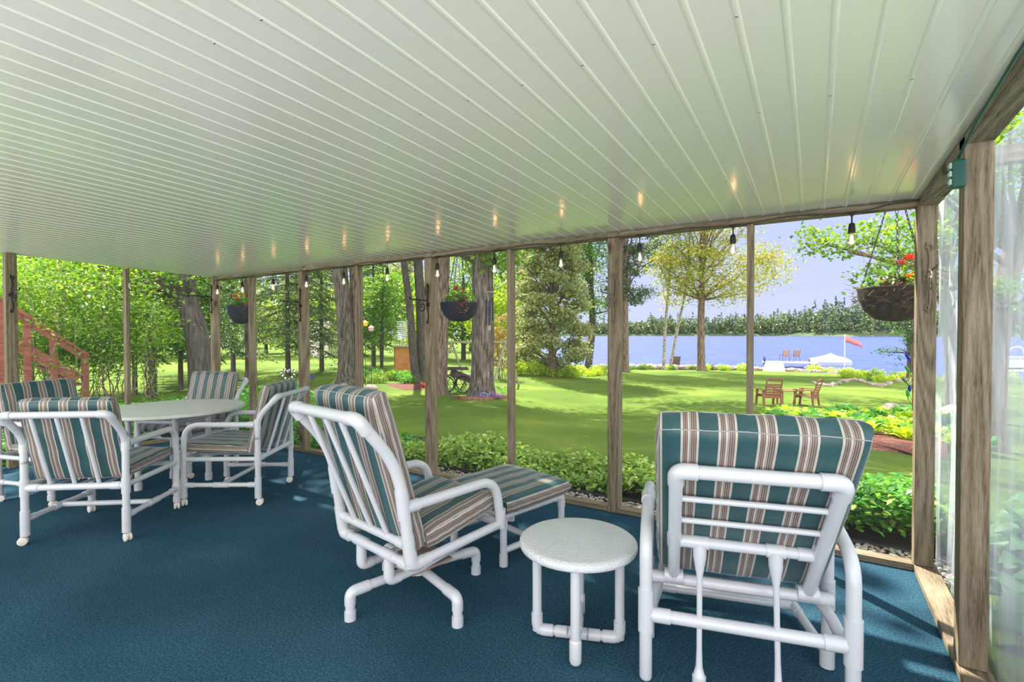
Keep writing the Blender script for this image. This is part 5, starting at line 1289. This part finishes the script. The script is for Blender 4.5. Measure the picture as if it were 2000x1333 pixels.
for i in range(nx+1):
    q = i/nx
    for j in (0, 1):
        P2 = np.array([SD[0], SD[1], 0])*(1.55*q)+np.array([FD[0], FD[1], 0])*(.10*math.sin(q*7)); z = 3.70-.62*q*q-.2*q-(.62*(1-.45*q))*j*1.0+.05*math.sin(q*9); vs.append((P2[0], P2[1], z))
m.add(vs, [(2*i, 2*i+2, 2*i+3, 2*i+1) for i in range(nx)]); o = m.build('flag', plain('faded_red_cloth', (.62, .20, .20), .8), fp); sd = o.modifiers.new('s', 'SOLIDIFY'); sd.thickness = .01
pb = atD(1622, 690, 50)
bt = thing('covered_boat', 'boat under a pale canvas cover moored behind the stone shore', 'boat', (pb[0], pb[1], -1.9), -YAW+PI)
m = MB(); vs = []; 
prof_ = [(-2.0, .35, .55), (-1.6, .9, .75), (-.6, 1.1, 1.0), (0, 1.15, 1.25), (.5, 1.1, 1.05), (1.4, .9, .85), (2.1, .1, .75)]
for x, wd, h in prof_:
    for yy, zz in ((-wd, .35), (-wd*.7, h*.75), (0, h), (wd*.7, h*.75), (wd, .35)): vs.append((x, yy, zz))
fs = [(i*5+j, (i+1)*5+j, (i+1)*5+j+1, i*5+j+1) for i in range(6) for j in range(4)]; m.add(vs, fs); m.build('canvas_cover', noisy('pink_canvas', [(.3, (.50, .40, .40)), (.7, (.68, .60, .60))], 2, .8), bt)
m = MB(); vs = []
for x, wd, h in prof_:
    for yy, zz in ((-wd, .4), (-wd*.7, -.2), (wd*.7, -.2), (wd, .4)): vs.append((x, yy, zz))
m.add(vs, [(i*4+j, i*4+j+1, (i+1)*4+j+1, (i+1)*4+j) for i in range(6) for j in range(3)]); m.build('hull', plain('white_hull', (.75, .75, .8), .3), bt)
pb = atD(1975, 700, 42)
bt = thing('pontoon_boat', 'white pontoon boat and railing seen through the plastic sheeting', 'boat', (pb[0], pb[1], -1.9), -YAW)
WH = plain('white_paint', (.8, .8, .84), .4)
for y in (-.9, .9):
    m = MB(); m.tube([(-3, y, .05), (3, y, .05)], .3, 14, dome=True); m.build('pontoon', STEEL, bt)
m = MB(); m.box((0, 0, .45), (6, 2.3, .12)); m.build('deck', WH, bt)
m = MB()
for y in (-1.1, 1.1):
    m.tube([(-2.9, y, 1.2), (2.9, y, 1.2)], .03, 8); m.box((0, y, .75), (5.8, .03, .4))
    for k in range(7): m.tube([(-2.9+k*.966, y, .5), (-2.9+k*.966, y, 1.2)], .025, 6)
m.build('railing', WH, bt)
m = MB(); m.tube(fillet([(-1.5, -1.1, .6), (-1.3, -1.1, 2.0), (-.2, -1.1, 2.2), (.3, -1.1, .6)], .5), .06, 8); m.tube(fillet([(-1.5, 1.1, .6), (-1.3, 1.1, 2.0), (-.2, 1.1, 2.2), (.3, 1.1, .6)], .5), .06, 8); m.build('arch', WH, bt)

# bottle tree
pb = gp(1784, 14.5); btr = thing('bottle_tree', 'blue and green glass bottles on a metal garden stand beside the right corner post', 'garden ornament', pb)
def bm(name, c):
    m_, t, b_ = nodes(name); b_.inputs['Base Color'].default_value = (*c, 1); b_.inputs['Roughness'].default_value = .08; b_.inputs['Transmission Weight'].default_value = .55; b_.inputs['IOR'].default_value = 1.3; return m_
BLUEG, GREENG, OLIVE = bm('blue_glass', (.01, .02, .55)), bm('green_glass', (.05, .45, .08)), bm('olive_glass', (.16, .22, .12))
H0 = 0
m = MB(); m.tube([(0, 0, -.05), (0, 0, 1.55)], .012, 8); m.build('stem', IRON, btr)
for (px, py, lean, mat) in [(1774, 700, -.55, BLUEG), (1774, 724, -.62, GREENG), (1768, 745, -.7, OLIVE), (1776, 762, .1, BLUEG), (1773, 772, -.08, GREENG)]:
    c = atD(px, py, 14.5)-np.array(pb); d = Vector((SD[0]*math.sin(lean), SD[1]*math.sin(lean), math.cos(lean)))
    C0 = Vector(c); m = MB(); m.tube([C0-d*.13, C0-d*.125, C0+d*.06-d*.10, C0+d*.02, C0+d*.06, C0+d*.12, C0+d*.125] if False else [C0+d*.14, C0+d*.13, C0-d*.02, C0-d*.06, C0-d*.14], .04, 14, radii=[.036, .040, .040, .016, .014]); m.build('bottle', mat, btr)
    m = MB(); m.tube([C0-d*.10, (0, 0, max(.1, C0.z-.35))], .006, 6); m.build('branch', IRON, btr)
m = MB(); m.tube([(-.0, 0, .1), (0, 0, 2.9)], .008, 6); m.build('rod', IRON, btr)

# swing frame and rusty garden things behind the middle bays
p1 = gp(878, 23); GW = plain('grey_wood', (.30, .27, .22), .8)
sw = thing('swing_frame', 'grey wooden swing frame between the two big trunks', 'swing frame', p1, -YAW)
m = MB(); m.beam((-.9, 0, 2.05), (3.0, 0, 2.05), .09, .09); m.build('top_beam', GW, sw)
for x in (.1, 2.6):
    for s in (-1, 1):
        m = MB(); m.beam((x, 0, 2.05), (x+s*.62, s*.55, 0), .08, .06); m.build('leg', GW, sw)
m = MB(); m.box((1.35, 0, .55), (1.0, .4, .04)); m.build('seat', GW, sw)
m = MB(); m.tube([(.9, 0, .57), (.9, 0, 2.05)], .008, 6); m.tube([(1.8, 0, .57), (1.8, 0, 2.05)], .008, 6); m.build('chain', IRON, sw)
p1 = gp(884, 20.5); ca = thing('garden_cart', 'dark old cart with wheels between the two big trunks', 'cart', p1, -YAW)
m = MB(); m.box((.1, 0, .95), (1.1, .6, .05)); m.box((.1, -.3, 1.0), (1.1, .03, .12)); m.box((.35, 0, .66), (.9, .5, .25), Matrix.Rotation(.35, 3, 'Y')); m.build('body', BARKD, ca)
for x, r in ((-.25, .34), (.45, .34)):
    for y in (-.3, .3):
        m = MB(); m.tube([(x+r*math.cos(a), y, r+r*math.sin(a)) for a in [k*PI/10 for k in range(21)]], .03, 6, cap=False)
        for k in range(6): a = k*PI/3; m.tube([(x, y, r), (x+r*math.cos(a), y, r+r*math.sin(a))], .012, 5)
        m.build('wheel', IRON, ca)
# orange shed
ps = gp(793, 33); sh = thing('garden_shed', 'small orange wooden shed behind the slim leaning trees', 'shed', ps, -YAW+.3)
ORW = noisy('orange_wood', [(.3, (.42, .17, .05)), (.7, (.60, .28, .09))], 4, .8, stretch=(1, 8, 1))
m = MB(); m.box((0, 0, .85), (1.5, 1.1, 1.6)); m.build('body', ORW, sh)
m = MB(); m.prism([(-.9, -.7), (.9, -.7), (.9, .7), (-.9, .7)], 1.65, 1.75); m.build('roof', GW, sh)
# bird feeders
for px, py, D, c, nm, lab in [(713, 633, 22, (.85, .6, .03), 'bird_feeder', 'yellow bird feeder right of the thin stud by the twin trunks'), (725, 643, 22, (.60, .42, .45), 'bird_house', 'pinkish round birdhouse right of the yellow feeder')]:
    p = atD(px, py, D); t0 = thing(nm, lab, nm.replace('_', ' '), (p[0], p[1], gz(p[0], p[1]))); z = p[2]-gz(p[0], p[1])
    m = MB(); m.tube([(0, 0, 0), (0, 0, z-.1)], .012, 6); m.build('pole', IRON, t0)
    m = MB(); m.lathe([(.02, z-.12), (.11, z-.08), (.12, z+.05), (.14, z+.06), (.02, z+.16)], seg=14); m.build('body', plain(nm+'_paint', c, .6), t0)
# white wire spinner
p = atD(786, 645, 21); t0 = thing('wire_spinner', 'white spiral wire spinner hanging above the orange shed', 'garden ornament', tuple(p))
m = MB(); pts = [(.22*math.cos(a), .22*math.sin(a), .4-a*.0145) for a in [k*.35 for k in range(160)]]; m.tube(pts, .010, 5); m.build('spiral', WH, t0)
m = MB(); m.tube([(0, 0, -.45), (0, 0, .7)], .006, 5); m.build('cord', IRON, t0)
# heart-shaped garden ornament
p = gp(562, 9.2); ht = thing('heart_wreath', 'black and white heart-shaped wreath behind the right dining chair', 'garden ornament', p, -YAW)
z0 = atD(562, 733, 9.2)[2]-p[2]; pts = []
BW = [plain('wreath_black', (.02, .02, .02), .5), plain('wreath_white', (.85, .85, .85), .5)]
H_ = []
for k in range(34):
    a = 2*PI*k/34; H_.append(Vector((.0078*16*math.sin(a)**3, 0, z0+.0078*(13*math.cos(a)-5*math.cos(2*a)-2*math.cos(3*a)-math.cos(4*a))+.01)))
mb2 = [MB(), MB()]
for k in range(34): mb2[(k//1) % 2].tube([H_[k], H_[(k+1) % 34]], .016, 8)
mb2[0].build('black_beads', BW[0], ht); mb2[1].build('white_beads', BW[1], ht)
m = MB(); m.tube([(0, 0, 0), (0, 0, z0-.11)], .006, 6); m.build('stake', IRON, ht)
# blue pot
P = hit(608, 742, 8); m = MB(); m.lathe([(.10, 0), (.16, .18), (.17, .25), (.14, .25), (.05, .2)], seg=18); o = m.build('garden_pot', plain('blue_glaze', (.08, .14, .45), .3)); o.location = tuple(P); tag(o, 'blue glazed pot right of the post behind the swivel chair', 'pot')

# red-brown stair rail outside the left wall
RW = noisy('red_stained_wood', [(.3, (.17, .055, .045)), (.7, (.33, .12, .095))], 4, .8, stretch=(1, 1, 5))
A = atD(0, 583, 9.4); B = atD(172, 694, 10.4); base = gp(172, 10.4)
sr = thing('stair_railing', 'red-brown wooden stair with sloping handrail beyond the left edge post', 'stairs', base)
def rel(p): return Vector((p[0]-base[0], p[1]-base[1], p[2]-base[2]))
m = MB(); m.beam(rel(A), rel(B), .14, .05); m.build('handrail', RW, sr)
dv = rel(A)-rel(B)
m = MB(); m.beam(rel(B)+dv*1.0-Vector((0, 0, .10)), rel(B)-Vector((0, 0, .10)), .04, .13); m.build('rail_board', RW, sr)
m = MB(); m.beam(rel(B)+dv*1.0-Vector((0, 0, .72)), rel(B)+dv*.12-Vector((0, 0, .62)), .05, .22); m.build('stringer', RW, sr)
for f in (.04, .42, .72, 1.0):
    q = rel(B)+dv*f; m = MB(); m.beam((q.x, q.y, -.1), (q.x, q.y, q.z), .10, .10, (1, 0, 0)); m.build('post', RW, sr)
for k in range(6):
    q = rel(B)+dv*(.15+k*.16); nrm = Vector((-dv.y, dv.x, 0)).normalized(); m = MB(); m.beam((q.x, q.y, q.z-.78), (q.x-nrm.x*.9, q.y-nrm.y*.9, q.z-.78), .20, .04); m.build('step', RW, sr)
# house glimpsed far left (pale building)
for px, D, lab in [(632, 58, 'pale house wall glimpsed left of the twin trunks')]:
    p = gp(px, D); t0 = thing('distant_house', lab, 'house', p, .4); m = MB(); m.box((0, 0, 1.6), (2.2, 2, 3.2)); m.build('wall', plain('pale_siding', (.62, .55, .55), .8), t0); m = MB(); m.add([(-1.3, -1.2, 3.2), (1.3, -1.2, 3.2), (1.3, 1.2, 3.2), (-1.3, 1.2, 3.2), (-1.3, 0, 4.1), (1.3, 0, 4.1)], [(0, 1, 5, 4), (2, 3, 4, 5), (0, 4, 3), (1, 2, 5), (0, 3, 2, 1)], smooth=False); m.build('roof', GW, t0)
